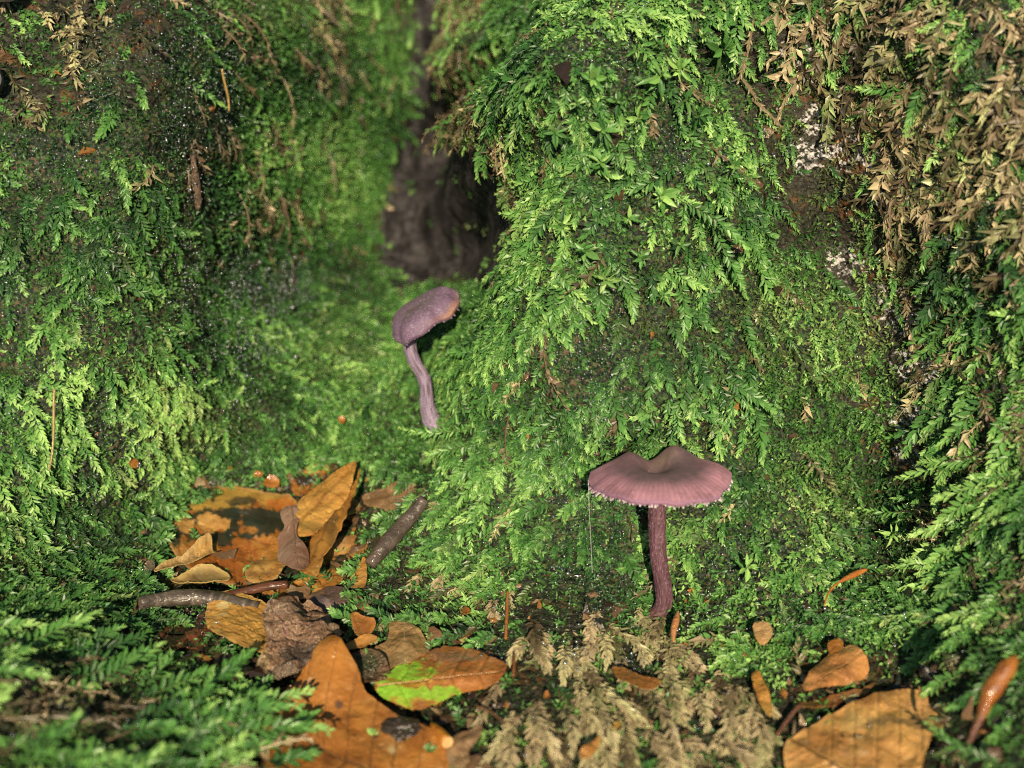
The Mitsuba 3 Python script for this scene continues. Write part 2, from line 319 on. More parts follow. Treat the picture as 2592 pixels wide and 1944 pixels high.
# the forest floor beyond
gx = np.sign(np.linspace(-1, 1, 61)) * np.abs(np.linspace(-1, 1, 61)) ** 4 * 60
fx, fy = np.meshgrid(gx, gx, indexing='ij')
fz = -0.014 + (meshkit.fbm(np.stack([fx, fy, 0 * fx], -1) * 0.6, 3, 3) - 0.5) * 0.25 * np.clip((np.hypot(fx, fy) - 1) / 4, 0, 1)
ig, jg = np.meshgrid(np.arange(60), np.arange(60), indexing='ij')
fq = np.stack([ig * 61 + jg, (ig + 1) * 61 + jg, (ig + 1) * 61 + jg + 1, ig * 61 + jg + 1], -1).reshape(-1, 4)
scene['forest_floor'] = mikit.ply((np.stack([fx, fy, fz], -1).reshape(-1, 3), fq), 'bark_wet', smooth=True, uv=np.tile([0.0, 0.4], (61 * 61, 1)))
labels['forest_floor'] = {'label': 'wide dark forest floor round the tree', 'category': 'ground', 'kind': 'structure'}

# ------------------------------------------------------------------ moss shoots
LEAF8_V = np.array([[0, 0, 0], [.32, .86, .10], [.32, 0, -.06], [.32, -.86, .10], [.68, .78, .09], [.68, 0, -.05], [.68, -.78, .09], [1, 0, 0]], float)
LEAF8_F = np.array([[0, 2, 1], [0, 3, 2], [1, 2, 5], [1, 5, 4], [2, 3, 6], [2, 6, 5], [4, 5, 7], [5, 6, 7]])
LEAF4_V = np.array([[0, 0, 0], [.42, 1, .10], [.42, 0, -.08], [.42, -1, .10], [1, 0, 0]], float)
LEAF4_F = np.array([[0, 2, 1], [0, 3, 2], [1, 2, 4], [2, 3, 4]])

def unit(v):
    return v / np.maximum(np.linalg.norm(v, axis=-1, keepdims=True), 1e-12)

def shoots(P, D, N, L, leaf, nl, tone, dry, r, mode='flat', wr=0.205, lift=0.45, droop=0.35, side=0.25, spread=(62, 22), detail=8, tip=0.30, curl=0.16, stem=0.00022, jit=1.0):
    """leafy moss shoots: vertices (n, k, 3), faces of one, uv (n, k, 2)"""
    P, D, N = (np.atleast_2d(np.asarray(x, float)) for x in (P, D, N))
    n = len(P)
    L, leaf, tone, dry = (np.broadcast_to(np.asarray(x, float), (n,)) for x in (L, leaf, tone, dry))
    N = unit(N)
    D = unit(D - (np.einsum('ij,ij->i', D, N))[:, None] * N * 0.999)
    Bn = np.cross(D, N)
    lf = lift * (0.6 + 0.8 * r.random(n))
    dp = droop * (0.6 + 0.8 * r.random(n))
    sd = side * r.normal(size=n)
    def curve(s):
        s = np.asarray(s)[None, :, None]
        Lc = L[:, None, None]
        pos = P[:, None] + Lc * (D[:, None] * s * (1 - 0.12 * s) + N[:, None] * (lf[:, None, None] * (s - dp[:, None, None] * 1.6 * s * s)) + Bn[:, None] * sd[:, None, None] * s * s)
        tan = D[:, None] * (1 - 0.24 * s) + N[:, None] * (lf[:, None, None] * (1 - dp[:, None, None] * 3.2 * s)) + Bn[:, None] * (2 * sd[:, None, None] * s)
        return pos, unit(tan)
    t = (np.arange(nl) + 0.4) / nl
    pos, Tn = curve(t)
    Nn = unit(N[:, None] - np.einsum('ijk,ik->ij', Tn, N)[..., None] * Tn)
    Bb = np.cross(Tn, Nn)
    jn = lambda s: r.normal(size=(n, nl)) * s * jit
    if mode == 'flat':
        sgn = np.where(np.arange(nl) % 2 == 0, 1.0, -1.0)
        az = np.where(np.arange(nl) % 5 == 4, 0.35, 1.28) * sgn
        az = az[None] + jn(0.22)
    else:
        az = (np.arange(nl) * 2.39996)[None] + r.random((n, 1)) * 6.28 + jn(0.15)
    al = np.radians(spread[0] + (spread[1] - spread[0]) * t ** 1.5)[None] + jn(0.13)
    l = np.cos(al)[..., None] * Tn + np.sin(al)[..., None] * (np.cos(az)[..., None] * Nn + np.sin(az)[..., None] * Bb)
    if mode == 'flat':
        m = 0.95 * Nn + 0.45 * Tn + r.normal(size=(n, nl, 3)) * 0.16 * jit
    else:
        m = Tn + 0.25 * Nn + r.normal(size=(n, nl, 3)) * 0.10 * jit
    m = unit(m - np.einsum('ijk,ijk->ij', m, l)[..., None] * l)
    w = np.cross(m, l)
    prof = np.interp(t, [0, 0.25, 0.6, 1], [0.62, 0.95, 1.0, 0.55])[None] * (1 + jn(0.10))
    ll = leaf[:, None] * prof
    TV, TF = (LEAF8_V, LEAF8_F) if detail == 8 else (LEAF4_V, LEAF4_F)
    k = len(TV)
    ww = wr * (1 + jn(0.12))
    cu = curl * (1 + jn(0.5))
    X, Y, Z = TV[:, 0], TV[:, 1], TV[:, 2]
    vx = X[None, None] * ll[..., None]
    vy = Y[None, None] * (ll * ww)[..., None]
    vz = Z[None, None] * (ll * ww * 2.2)[..., None] - (cu * ll)[..., None] * X[None, None] ** 2
    V = pos[:, :, None] + vx[..., None] * l[:, :, None] + vy[..., None] * w[:, :, None] + vz[..., None] * m[:, :, None]
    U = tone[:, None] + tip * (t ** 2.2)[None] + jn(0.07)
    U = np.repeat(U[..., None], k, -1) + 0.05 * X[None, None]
    DV = np.repeat((dry[:, None] + jn(0.05))[..., None], k, -1)
    V, U, DV = V.reshape(n, nl * k, 3), U.reshape(n, nl * k), DV.reshape(n, nl * k)
    F = (TF[None] + (np.arange(nl) * k)[:, None, None]).reshape(-1, 3)
    if stem:
        sp, st = curve(np.linspace(0, 1.0, 6))
        sn = unit(N[:, None] - np.einsum('ijk,ik->ij', st, N)[..., None] * st)
        sb = np.cross(st, sn)
        rr = stem * np.linspace(1, 0.5, 6)
        ring = [sp + rr[None, :, None] * (math.cos(q) * sn + math.sin(q) * sb) for q in (0, 2.094, 4.189)]
        SV = np.stack(ring, 2).reshape(n, 18, 3)
        base = nl * k
        sf = []
        for a in range(5):
            for b in range(3):
                c = (b + 1) % 3
                sf += [[a * 3 + b, a * 3 + c, a * 3 + 3 + c], [a * 3 + b, a * 3 + 3 + c, a * 3 + 3 + b]]
        F = np.vstack([F, np.array(sf) + base])
        V = np.concatenate([V, SV], 1)
        U = np.concatenate([U, np.repeat((tone + 0.05)[:, None], 18, 1)], 1)
        DV = np.concatenate([DV, np.repeat((np.minimum(dry + 0.30, 1))[:, None], 18, 1)], 1)
    return V, F, np.clip(np.stack([U, DV], -1), 0, 1)

def flat_mesh(parts):
    vs, fs, us, off = [], [], [], 0
    for V, F, U in parts:
        n, k = V.shape[:2]
        vs.append(V.reshape(-1, 3))
        us.append(U.reshape(-1, 2))
        fs.append((F[None] + (np.arange(n) * k)[:, None, None]).reshape(-1, 3) + off)
        off += n * k
    return np.vstack(vs), np.vstack(fs), np.vstack(us)

def moss_ply(parts):
    v, f, u = flat_mesh(parts)
    return mikit.ply((v, f), 'moss_leaf', smooth=False, uv=u)

counts = {}
def numbered(name):
    counts[name] = counts.get(name, -1) + 1
    return name if counts[name] == 0 else f'{name}_{counts[name]:03d}'

# candidate spots, even over the surface's area
def spots(rate):
    """rate: candidates per square centimetre"""
    area = np.sqrt(1 + da ** 2 + db ** 2) * ST * ST * 1e4
    w = area.ravel() * rate
    n = rng.poisson(np.minimum(w, 3 * ST * ST * 1e4 * 3 * rate))
    idx = np.repeat(np.arange(n.size), n)
    a = GA[idx // nb] + (rng.random(len(idx)) - 0.5) * ST
    b = GB[idx % nb] + (rng.random(len(idx)) - 0.5) * ST
    keep = (np.abs(a) < 0.22) & (b > -0.12) & (b < 0.22)
    a, b = a[keep], b[keep]
    P = to_world(a, b, samp(DD, a, b))
    N = unit(samp(NRM, a, b))
    return P, N

GRAV = np.array([0, 0, -1.0])
def directions_for(P, N, spread=0.42):
    n = len(P)
    px, py, _ = to_px(P)
    D = GRAV[None] - (N @ GRAV)[:, None] * N
    flatness = np.linalg.norm(D, axis=1)
    rnd = rng.normal(size=(n, 3))
    rnd = rnd - np.einsum('ij,ij->i', rnd, N)[:, None] * N
    D = D / np.maximum(flatness, 0.15)[:, None] + rnd * (spread + 0.6 * np.clip(0.6 - flatness, 0, 1))[:, None]
    # shoots that lean out over the litter and those that reach in from the sides
    def toward(mask, dx, dy, amt):
        v = RGT * dx - UP * dy
        D[mask] = unit(D[mask]) * (1 - amt) + v * amt
    toward((px < 800) & (py > 1640), 0.80, -0.50, 0.78)
    toward((px < 460) & (py > 1320) & (py <= 1640), 0.65, 0.75, 0.5)
    toward((px > 2330) & (py > 950) & (py < 1700), -0.65, 0.45, 0.5)
    toward((px > 900) & (px < 1200) & (py > 1380) & (py < 1600), -0.8, 0.35, 0.55)
    toward((px > 1060) & (px < 1330) & (py > 560) & (py < 1300), -0.45, 0.75, 0.4)
    return unit(D)

PP, NN = spots(85.0)
ppx, ppy, pd = to_px(PP)
G, F_, B_, S_, film_p, lich_p = fields(ppx, ppy)
pick = rng.random(len(PP)) * 85.0
kind = np.full(len(PP), -1)
edges = np.cumsum(np.stack([G, B_, S_, F_], -1), -1)
for kk in range(4):
    lo = edges[:, kk - 1] if kk else 0
    kind[(pick >= lo) & (pick < edges[:, kk])] = kk
lip = np.stack([ppx / 420, ppy / 420, 0 * ppx], -1)
warm = meshkit.fbm(lip, 3, 21)

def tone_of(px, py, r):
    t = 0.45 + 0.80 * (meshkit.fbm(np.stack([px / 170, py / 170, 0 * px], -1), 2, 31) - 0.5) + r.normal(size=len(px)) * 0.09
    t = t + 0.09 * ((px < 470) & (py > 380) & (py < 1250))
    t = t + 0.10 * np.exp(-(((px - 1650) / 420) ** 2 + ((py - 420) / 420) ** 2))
    return t

seen = {}
def visible(P):
    px, py, d = to_px(P)
    ok = (px > 10) & (px < 2582) & (py > 10) & (py < 1934)
    out = np.zeros(len(P), bool)
    if ok.any():
        out[ok] = hit(px[ok], py[ok]) > d[ok] - 0.004
    return out

def emit(kind_name, V, F, U, sel, label_of, stuff_key, stuff_label, group_of=None):
    """the selected shoots as things of their own, the rest as one mass"""
    for i in np.nonzero(sel)[0]:
        key = numbered(kind_name)
        scene[key] = mikit.ply((V[i], F), 'moss_leaf', smooth=False, uv=U[i])
        lab, grp = label_of(i)
        labels[key] = {'label': lab, 'category': 'moss', 'group': grp}
    if stuff_key is not None and (~sel).any():
        return (V[~sel], F, U[~sel])
    return None

rest_parts = []
# green shoots
m = kind == 0
P, N = PP[m], NN[m]
D = directions_for(P, N)
px, py, d = ppx[m], ppy[m], pd[m]
L = 0.0076 * np.exp(rng.normal(size=len(P)) * 0.32)
L = np.clip(L, 0.004, 0.018)
small = inside([(1850, 0), (2330, 300), (2380, 1250), (1900, 1300), (1950, 700)], px, py)
L = np.where(small, L * 0.72, L)
leaf = 0.0018 * (L / 0.0088) ** 0.4 * np.where(small, 0.72, 1)
lowl, rgt_ = (px < 760) & (py > 1640), (px > 2330) & (py > 560)
L = L * np.where(lowl, 1.35, np.where(rgt_, 1.12, 1.0))
leaf = leaf * np.where(lowl, 1.40, np.where(rgt_, 1.12, 1.0))
lefty = px < 560
leaf = np.where(lefty, leaf * 0.95, leaf)
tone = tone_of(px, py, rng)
dryness = np.clip(rng.normal(size=len(P)) * 0.05, 0, 0.3) + 0.25 * (rng.random(len(P)) < 0.05)
near = ((px < 800) & (py > 1600)) | (px > 2300)
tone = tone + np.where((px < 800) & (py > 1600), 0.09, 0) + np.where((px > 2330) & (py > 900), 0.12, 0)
N0 = N
N = unit(N + np.where(near, 1.1, 0.35)[:, None] * unit(CAM[None] - P))
vis = visible(P + N * 0.002)
score = np.where(vis, L * leaf / d ** 2 * (0.9 + 0.2 * rng.random(len(P))), 0)
sel = np.zeros(len(P), bool)
sel[np.argsort(-score)[:250]] = True
sel &= vis
def green(mask, detail):
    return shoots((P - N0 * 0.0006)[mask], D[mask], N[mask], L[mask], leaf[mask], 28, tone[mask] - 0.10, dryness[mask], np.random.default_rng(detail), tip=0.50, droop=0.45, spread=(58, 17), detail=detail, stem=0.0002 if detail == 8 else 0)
MARKS = [((1668, 1195), 'pink mushroom cap'), ((1672, 1500), 'pink mushroom stem'), ((1080, 785), 'tilted lilac cap'), ((1090, 1050), 'lilac mushroom stem'), ((1130, 480), 'dark hollow'), ((2090, 340), 'upper lichen patch'),
         ((2310, 1110), 'lower lichen patch'), ((1120, 1740), 'two coloured leaf'), ((880, 1850), 'big orange leaf'), ((560, 1370), 'large stained leaf'), ((590, 1630), 'ribbed yellow leaf'), ((2200, 1850), 'large yellow tan leaf'),
         ((2110, 1720), 'smooth orange leaf'), ((2520, 1740), 'rolled leaf'), ((1930, 230), 'V shaped strands'), ((500, 460), 'brown root stub'), ((136, 1080), 'left yellow stalk'), ((570, 230), 'upper yellow stalk'),
         ((20, 20), 'top left corner'), ((1290, 1555), 'upright needle'), ((1925, 1645), 'hanging tan scrap'), ((2580, 60), 'top right corner'), ((2560, 1000), 'right edge middle'), ((20, 1930), 'bottom left corner'), ((1450, 60), 'top edge middle'), ((1500, 700), 'right root centre')]
def describe(noun, x, y, tone_, len_, lean, group):
    i = int(np.argmin([math.hypot(x - mx, y - my) for (mx, my), _ in MARKS]))
    (mx, my), name = MARKS[i]
    dx, dy = x - mx, y - my
    dist = math.hypot(dx, dy)
    a = math.degrees(math.atan2(dy, dx))
    way = ['right of', 'below right of', 'below', 'below left of', 'left of', 'above left of', 'above', 'above right of'][int(((a + 22.5) % 360) // 45)]
    far = 'close ' if dist < 130 else '' if dist < 260 else 'well '
    text = f"{len_}{tone_}{noun}{' ' if lean else ''}{lean} {far}{way} {name}".strip()
    return text, group

def words(tn, ln, t_lo, t_hi, l_lo, l_hi):
    return ('dark ' if tn < t_lo else 'pale ' if tn > t_hi else ''), ('short ' if ln < l_lo else 'long ' if ln > l_hi else '')

def lean_of(Di):
    sx, sy = Di @ RGT, -(Di @ UP)
    a = math.degrees(math.atan2(sy, sx)) % 360
    return 'pointing right' if a < 40 or a > 320 else 'slanting right' if a < 75 else 'hanging straight' if a <= 105 else 'slanting left' if a < 140 else 'pointing left' if a < 220 else 'pointing up'

def side_of(x, y):
    return 'at the lower left' if x < 800 and y > 1600 else 'on the left root' if x < 560 else 'in the dip' if x < 1180 and y < 1300 else 'at the right edge' if x > 2270 else 'at the foot of the right root' if y > 1300 else 'on the right root'

def green_label(i):
    t_, l_ = words(tone[i], L[i], tl[0], tl[1], ll_[0], ll_[1])
    return describe(t_ + 'green moss shoot', px[i], py[i], '', l_, lean_of(D[i]), 'green moss shoots ' + side_of(px[i], py[i]))
tl, ll_ = np.quantile(tone[sel], [.3, .7]), np.quantile(L[sel], [.33, .67])
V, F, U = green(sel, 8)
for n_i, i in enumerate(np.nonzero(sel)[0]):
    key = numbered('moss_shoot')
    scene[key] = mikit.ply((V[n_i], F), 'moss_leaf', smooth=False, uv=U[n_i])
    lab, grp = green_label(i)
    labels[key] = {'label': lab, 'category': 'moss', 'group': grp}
far_out = (np.abs(px - 1296) > 1650) | (np.abs(py - 972) > 1300)
r_ = green(~sel & ~far_out, 4)
rest_parts.append(green(~sel & far_out & (rng.random(len(P)) < 0.4), 4))
rest_parts.append(r_)

# withered brown shoots
m = kind == 1
P, N = PP[m], NN[m]
D = directions_for(P, N, 0.22)
px, py, d = ppx[m], ppy[m], pd[m]
L = 0.0090 * np.exp(rng.normal(size=len(P)) * 0.35)
tone = 0.44 + rng.normal(size=len(P)) * 0.20
tr_ = (px > 1950) & (py < 700)
L = L * np.where(tr_, 0.95, 1.0)
tone = tone + np.where(tr_, 0.12, 0)
V, F, U = shoots(P - N * 0.0006, D, N, L, 0.0022 * np.where(tr_, 1.3, 1.0), 22, tone, np.clip(0.86 + rng.normal(size=len(P)) * 0.16, 0.45, 1), rng, wr=0.18, spread=(46, 24), lift=0.5, tip=0.12, curl=0.55, jit=2.0, detail=4, side=0.4)
vis = visible(P + N * 0.002)
sel = np.zeros(len(P), bool)
sel[np.argsort(-np.where(vis, L / d, 0))[:180]] = True
sel &= vis
tl, ll_ = np.quantile(tone[sel], [.3, .7]), np.quantile(L[sel], [.33, .67])
def brown_label(i):
    t_, l_ = words(tone[i], L[i], tl[0], tl[1], ll_[0], ll_[1])
    return describe(t_ + 'withered moss shoot', px[i], py[i], '', l_, lean_of(D[i]), 'withered moss shoots ' + side_of(px[i], py[i]))
r_ = emit('withered_moss_shoot', V, F, U, sel, brown_label, 'x', '')
if r_ is not None:
    rest_parts.append(r_)

# straw coloured shoots below the pink mushroom
m = kind == 2
P, N = PP[m], NN[m]
D = directions_for(P, N, 0.35)
px, py, d = ppx[m], ppy[m], pd[m]
L = 0.0135 * np.exp(rng.normal(size=len(P)) * 0.25)
tone = 0.74 + rng.normal(size=len(P)) * 0.20
D = unit(unit(D) * 0.35 + (-UP * 0.9 - FWD * 0.55)[None] + rng.normal(size=D.shape) * 0.13)
V, F, U = shoots(P - N * 0.0006, D, N, L, 0.0028, 40, tone, np.clip(0.92 + rng.normal(size=len(P)) * 0.12, 0.5, 1.0), rng, wr=0.15, spread=(40, 14), lift=0.45, droop=0.6, side=0.12, tip=0.22, curl=0.2, jit=0.9)
vis = visible(P + N * 0.002)
sel = np.zeros(len(P), bool)
sel[np.argsort(-np.where(vis, L / d, 0))[:200]] = True
sel &= vis
tl, ll_ = np.quantile(tone[sel], [.3, .7]), np.quantile(L[sel], [.33, .67])
def straw_label(i):
    t_, l_ = words(tone[i], L[i], tl[0], tl[1], ll_[0], ll_[1])
    return describe(t_ + 'straw moss shoot', px[i], py[i], '', l_, lean_of(D[i]), 'straw moss shoots ' + side_of(px[i], py[i]))
r_ = emit('straw_moss_shoot', V, F, U, sel, straw_label, 'x', '')
if r_ is not None:
    rest_parts.append(r_)
ring = Polygon(LITTER).exterior
rp_ = np.array([ring.interpolate(u).coords[0] for u in np.arange(0, ring.length, 21.0)])
rp_ = rp_ + rng.normal(size=rp_.shape) * 16
rp_ = rp_[(rp_[:, 1] < 1930) & ~((rp_[:, 0] < 760) & (rp_[:, 1] > 1560)) & ~((rp_[:, 0] > 700) & (rp_[:, 0] < 1180) & (rp_[:, 1] > 1800)) & ~((rp_[:, 0] > 930) & (rp_[:, 1] > 1630))]
P, N = at(rp_[:, 0], rp_[:, 1])
cen = np.array([720.0, 1480.0])
inw = cen - rp_
inw = inw / np.linalg.norm(inw, axis=1, keepdims=True) + np.array([0, 0.55]) + rng.normal(size=rp_.shape) * 0.35
D = unit(inw[:, :1] * RGT - inw[:, 1:] * UP)
N2 = unit(0.4 * N - FWD)
rest_parts.append(shoots(P + N * 0.0022, D, N2, 0.0062 * np.exp(rng.normal(size=len(P)) * 0.3), 0.0021, 20, 0.42 + 0.14 * rng.normal(size=len(P)), 0.06 * rng.random(len(P)), rng, tip=0.40, lift=0.5, droop=0.6))
lp_ = rng.random((260, 2)) * np.array([950, 720]) + np.array([380, 1200])
lp_ = lp_[inside(LITTER, lp_[:, 0], lp_[:, 1])][:70]
P, N = at(lp_[:, 0], lp_[:, 1])
rest_parts.append(shoots(P + N * 0.001, unit(rng.normal(size=P.shape)), unit(N - 0.6 * FWD), 0.0042, 0.0016, 14, 0.36 + 0.12 * rng.normal(size=len(P)), 0.1 * rng.random(len(P)), rng, tip=0.35, lift=0.9))
scene['moss_cover'] = moss_ply(rest_parts)
labels['moss_cover'] = {'label': 'mass of smaller moss shoots covering the roots and the soil', 'category': 'moss', 'kind': 'stuff'}

# fine moss
m = kind == 3
P, N = PP[m], NN[m]
px, py = ppx[m], ppy[m]
D = directions_for(P, N, 0.9)
D = unit(D + N * 0.5)
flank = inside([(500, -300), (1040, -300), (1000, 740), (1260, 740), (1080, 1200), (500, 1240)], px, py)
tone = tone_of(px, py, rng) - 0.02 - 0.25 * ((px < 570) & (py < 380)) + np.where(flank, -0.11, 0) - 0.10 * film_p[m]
dry = np.clip((warm[m] - 0.58) * 2.0 + rng.normal(size=len(P)) * 0.12, 0, 0.8) * np.where(film_p[m] > 0.3, 0.2, 1)
L = np.where(flank, 0.0038, 0.0032) * np.exp(rng.normal(size=len(P)) * 0.3)
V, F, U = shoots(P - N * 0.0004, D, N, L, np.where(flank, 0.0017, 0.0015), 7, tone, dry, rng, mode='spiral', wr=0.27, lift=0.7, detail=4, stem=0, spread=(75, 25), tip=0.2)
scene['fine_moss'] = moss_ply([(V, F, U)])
labels['fine_moss'] = {'label': 'carpet of fine short green moss on bark and soil', 'category': 'moss', 'kind': 'stuff'}

# star shaped rosettes
ROS = [(1585, 150), (1640, 215), (1560, 270), (1700, 180), (1640, 120), (1500, 205), (1610, 300), (1530, 330), (1700, 270), (1770, 90), (1800, 130), (1430, 330), (1470, 260), (1590, 560), (1490, 640), (1620, 640), (1530, 690), (1700, 620), (1440, 560),
       (1680, 740), (1610, 1085), (1650, 1060), (1880, 1460), (1990, 1440), (1370, 760), (1520, 420), (1670, 500), (2260, 1380), (1760, 1190), (450, 850), (860, 1010), (820, 930), (930, 1060), (1740, 300), (1830, 420), (1380, 790)]
rp = np.array(ROS, float)
P, N = at(rp[:, 0], rp[:, 1])
toC = unit(CAM[None] - P)
ax = unit(N * 0.6 + toC * 0.7 + rng.normal(size=N.shape) * 0.42 + 0.25 * GRAV)
sideways = unit(np.cross(ax, rng.normal(size=N.shape)))
V, F, U = shoots(P + N * 0.003, ax + 0 * sideways, sideways, 0.0030, 0.0028 * np.exp(0.25 * rng.normal(size=len(P))), 15, 0.52 + 0.13 * rng.normal(size=len(P)), np.zeros(len(P)), rng, mode='spiral', wr=0.19, lift=0.05, spread=(92, 24), tip=0.25, curl=0.35, stem=0.0003, jit=1.9)
for i in range(len(P)):
    key = numbered('moss_rosette')
    scene[key] = mikit.ply((V[i], F), 'moss_leaf', smooth=False, uv=U[i])
    x, y = rp[i]
    lab = describe('star shaped moss rosette', x, y, '', '', '', 'moss rosettes')
    labels[key] = {'label': 'green ' + lab[0], 'category': 'moss', 'group': lab[1]}

# single shoots that stand out: (from, to, length factor, leaf mm, tone, dryness, label)
HERO = [
    ((1790, 560), (1885, 775), 2.3, .50, 0, 'long bright moss shoot curving down to a pale tip beside the bare bark'),
    ((1700, 500), (1890, 600), 2.4, .46, 0, 'broad moss shoot running to the right just above the long pale tipped one'),
    ((1590, 690), (1612, 815), 2.4, .52, 0, 'moss shoot hanging with a pale tip in the middle of the right root'),
    ((1715, 700), (1755, 865), 2.4, .50, 0, 'moss shoot hanging with a pale tip left of the bare bark, second from the middle'),
    ((1660, 860), (1665, 1010), 2.5, .48, 0, 'moss shoot hanging straight down above the pink cap'),
    ((1745, 330), (1760, 450), 2.3, .52, 0, 'pale tipped moss shoot pointing straight down below the uppermost rosettes'),
    ((1560, 350), (1590, 440), 2.4, .56, 0, 'pale tipped moss shoot hanging under the rosettes near the top'),
    ((1330, 180), (1345, 285), 2.3, .50, 0, 'moss shoot hanging alone near the top left edge of the right root'),
    ((1245, 330), (1185, 440), 2.2, .40, 0, 'moss shoot reaching left over the hollow from the right root'),
    ((1420, 520), (1290, 640), 2.5, .46, 0, 'moss shoot reaching down left to the mouth of the hollow'),
    ((1230, 1075), (1100, 1118), 2.2, .62, 0, 'pale tipped moss shoot lying across the foot of the slender leaning mushroom'),
    ((1215, 895), (1112, 882), 2.0, .50, 0, 'thin moss shoot pointing left towards the slender stem'),
    ((1390, 1270), (1250, 1345), 2.7, .42, 0, 'broad moss shoot pointing down left, left of the pink mushroom'),
    ((1580, 1400), (1640, 1520), 2.4, .42, 0, 'moss shoot hanging close left of the pink mushroom stem'),
    ((1520, 1390), (1450, 1540), 2.4, .40, 0, 'moss shoot hanging farther left of the pink mushroom stem'),
    ((1820, 950), (1945, 1040), 2.3, .46, 0, 'moss shoot on the right root pointing right, above the right end of the pink cap'),
    ((1900, 1000), (1945, 1190), 2.4, .46, 0, 'long moss shoot hanging right of the pink cap'),
    ((2230, 1380), (2110, 1420), 2.4, .36, 0, 'dark moss frond pointing left at the foot of the right recess'),
    ((2080, 680), (2190, 830), 1.8, .38, 0, 'small neat moss shoot on the bare bark below the pale lichen'),
    ((2020, 1080), (2040, 1170), 1.9, .40, 0, 'small neat moss shoot hanging right of the long one by the pink cap'),
    ((310, 40), (325, 170), 2.2, .42, 0, 'moss shoot hanging highest on the dark bark at the top left'),
    ((320, 180), (365, 290), 2.2, .50, 0, 'moss shoot hanging below the highest one at the top left'),
    ((300, 270), (250, 375), 2.2, .50, 0, 'pale moss shoot curving left below the chain at the top left'),
    ((290, 370), (340, 560), 2.1, .42, 0, 'long moss shoot leading from the top left chain into the green cushion'),
    ((110, 200), (140, 270), 2.2, .38, 0, 'small moss tuft alone on the dark bark at the far top left'),
    ((390, 1250), (445, 1400), 2.3, .36, 0, 'moss shoot hanging over the edge of the large stained leaf'),
    ((770, 1150), (705, 1265), 2.3, .44, 0, 'moss shoot hanging over the orange leaves from the dip'),
    ((900, 1180), (870, 1285), 2.0, .46, 0, 'moss shoot hanging right of the folded leaf'),
    ((1020, 1230), (1010, 1320), 1.5, .46, 0, 'thin upright moss shoot before the brown leaf scrap under the right root'),
    ((690, 1470), (735, 1560), 1.5, .46, 0, 'thin moss sprig growing over the twig'),
    ((455, 1540), (460, 1620), 1.5, .42, 0, 'thin moss sprig growing below the twig'),
    ((1000, 1400), (985, 1440), 2.0, .55, 0, 'pale moss shoot at the left end of the right root by the grey stick'),
    ((1010, 1500), (950, 1560), 2.1, .52, 0, 'pale tipped moss shoot pointing down left by the brown leaf'),
    ((1075, 1560), (1088, 1650), 2.0, .44, 0, 'moss shoot pointing down beside the tan lobed leaf'),
    ((1170, 1480), (1020, 1545), 2.2, .30, .55, 'olive brown moss frond pointing left beside the litter'),
    ((2290, 720), (2330, 960), 2.3, .62, .95, 'long withered brown moss strand hanging down the right side'),
    ((2240, 370), (2290, 560), 1.9, .60, .95, 'withered pale brown strand hanging right of the lichen patch'),
    ((2060, 20), (2090, 130), 2.3, .62, .95, 'pale withered moss shoot hanging at the top above the lichen'),
    ((1620, 1540), (1590, 1660), 2.4, .92, .8, 'very pale straw moss shoot hanging at the foot of the pink mushroom'),
    ((1470, 1700), (1450, 1900), 2.6, .78, .72, 'long pale straw moss shoot in the middle of the lower edge'),
    ((1390, 1640), (1240, 1800), 2.6, .56, .6, 'olive moss shoot drooping over the end of the two coloured leaf'),
    ((1560, 1800), (1590, 1944), 2.6, .66, .7, 'straw moss shoot at the lower edge right of the middle'),
    ((2010, 1830), (2030, 1944), 1.0, .5, .5, None),
    ((560, 1640), (610, 1700), 2.6, .50, 0, 'green moss shoot pointing at the ribbed yellow leaf from the left'),
    ((470, 1790), (640, 1720), 2.9, .42, 0, 'large soft moss shoot pointing to the crumpled brown leaf'),
    ((480, 1870), (660, 1795), 2.9, .42, 0, 'large soft moss shoot pointing to the tip of the big orange leaf'),
    ((640, 1920), (780, 1845), 2.9, .48, 0, 'large soft moss shoot lying on the big orange leaf'),
    ((660, 1960), (790, 1930), 2.9, .38, 0, 'darker moss shoot lying on the big orange leaf at the lower edge'),
    ((2592, 1150), (2330, 1205), 3.0, .60, 0, 'blurred bright moss frond reaching in from the right edge'),
    ((2600, 1270), (2430, 1330), 2.9, .55, 0, 'blurred bright moss frond below the one that reaches in from the right'),
    ((2600, 500), (2490, 520), 2.7, .68, 0, 'blurred bright sprig at the right edge beside the withered moss'),
    ((2395, 190), (2390, 285), 2.2, .75, 0, 'blurred bright sprig hanging in the withered moss at the top right'),
    ((2600, -20), (2580, 100), 3.2, .85, 0, 'blurred vivid green sprig in the top right corner'),
]
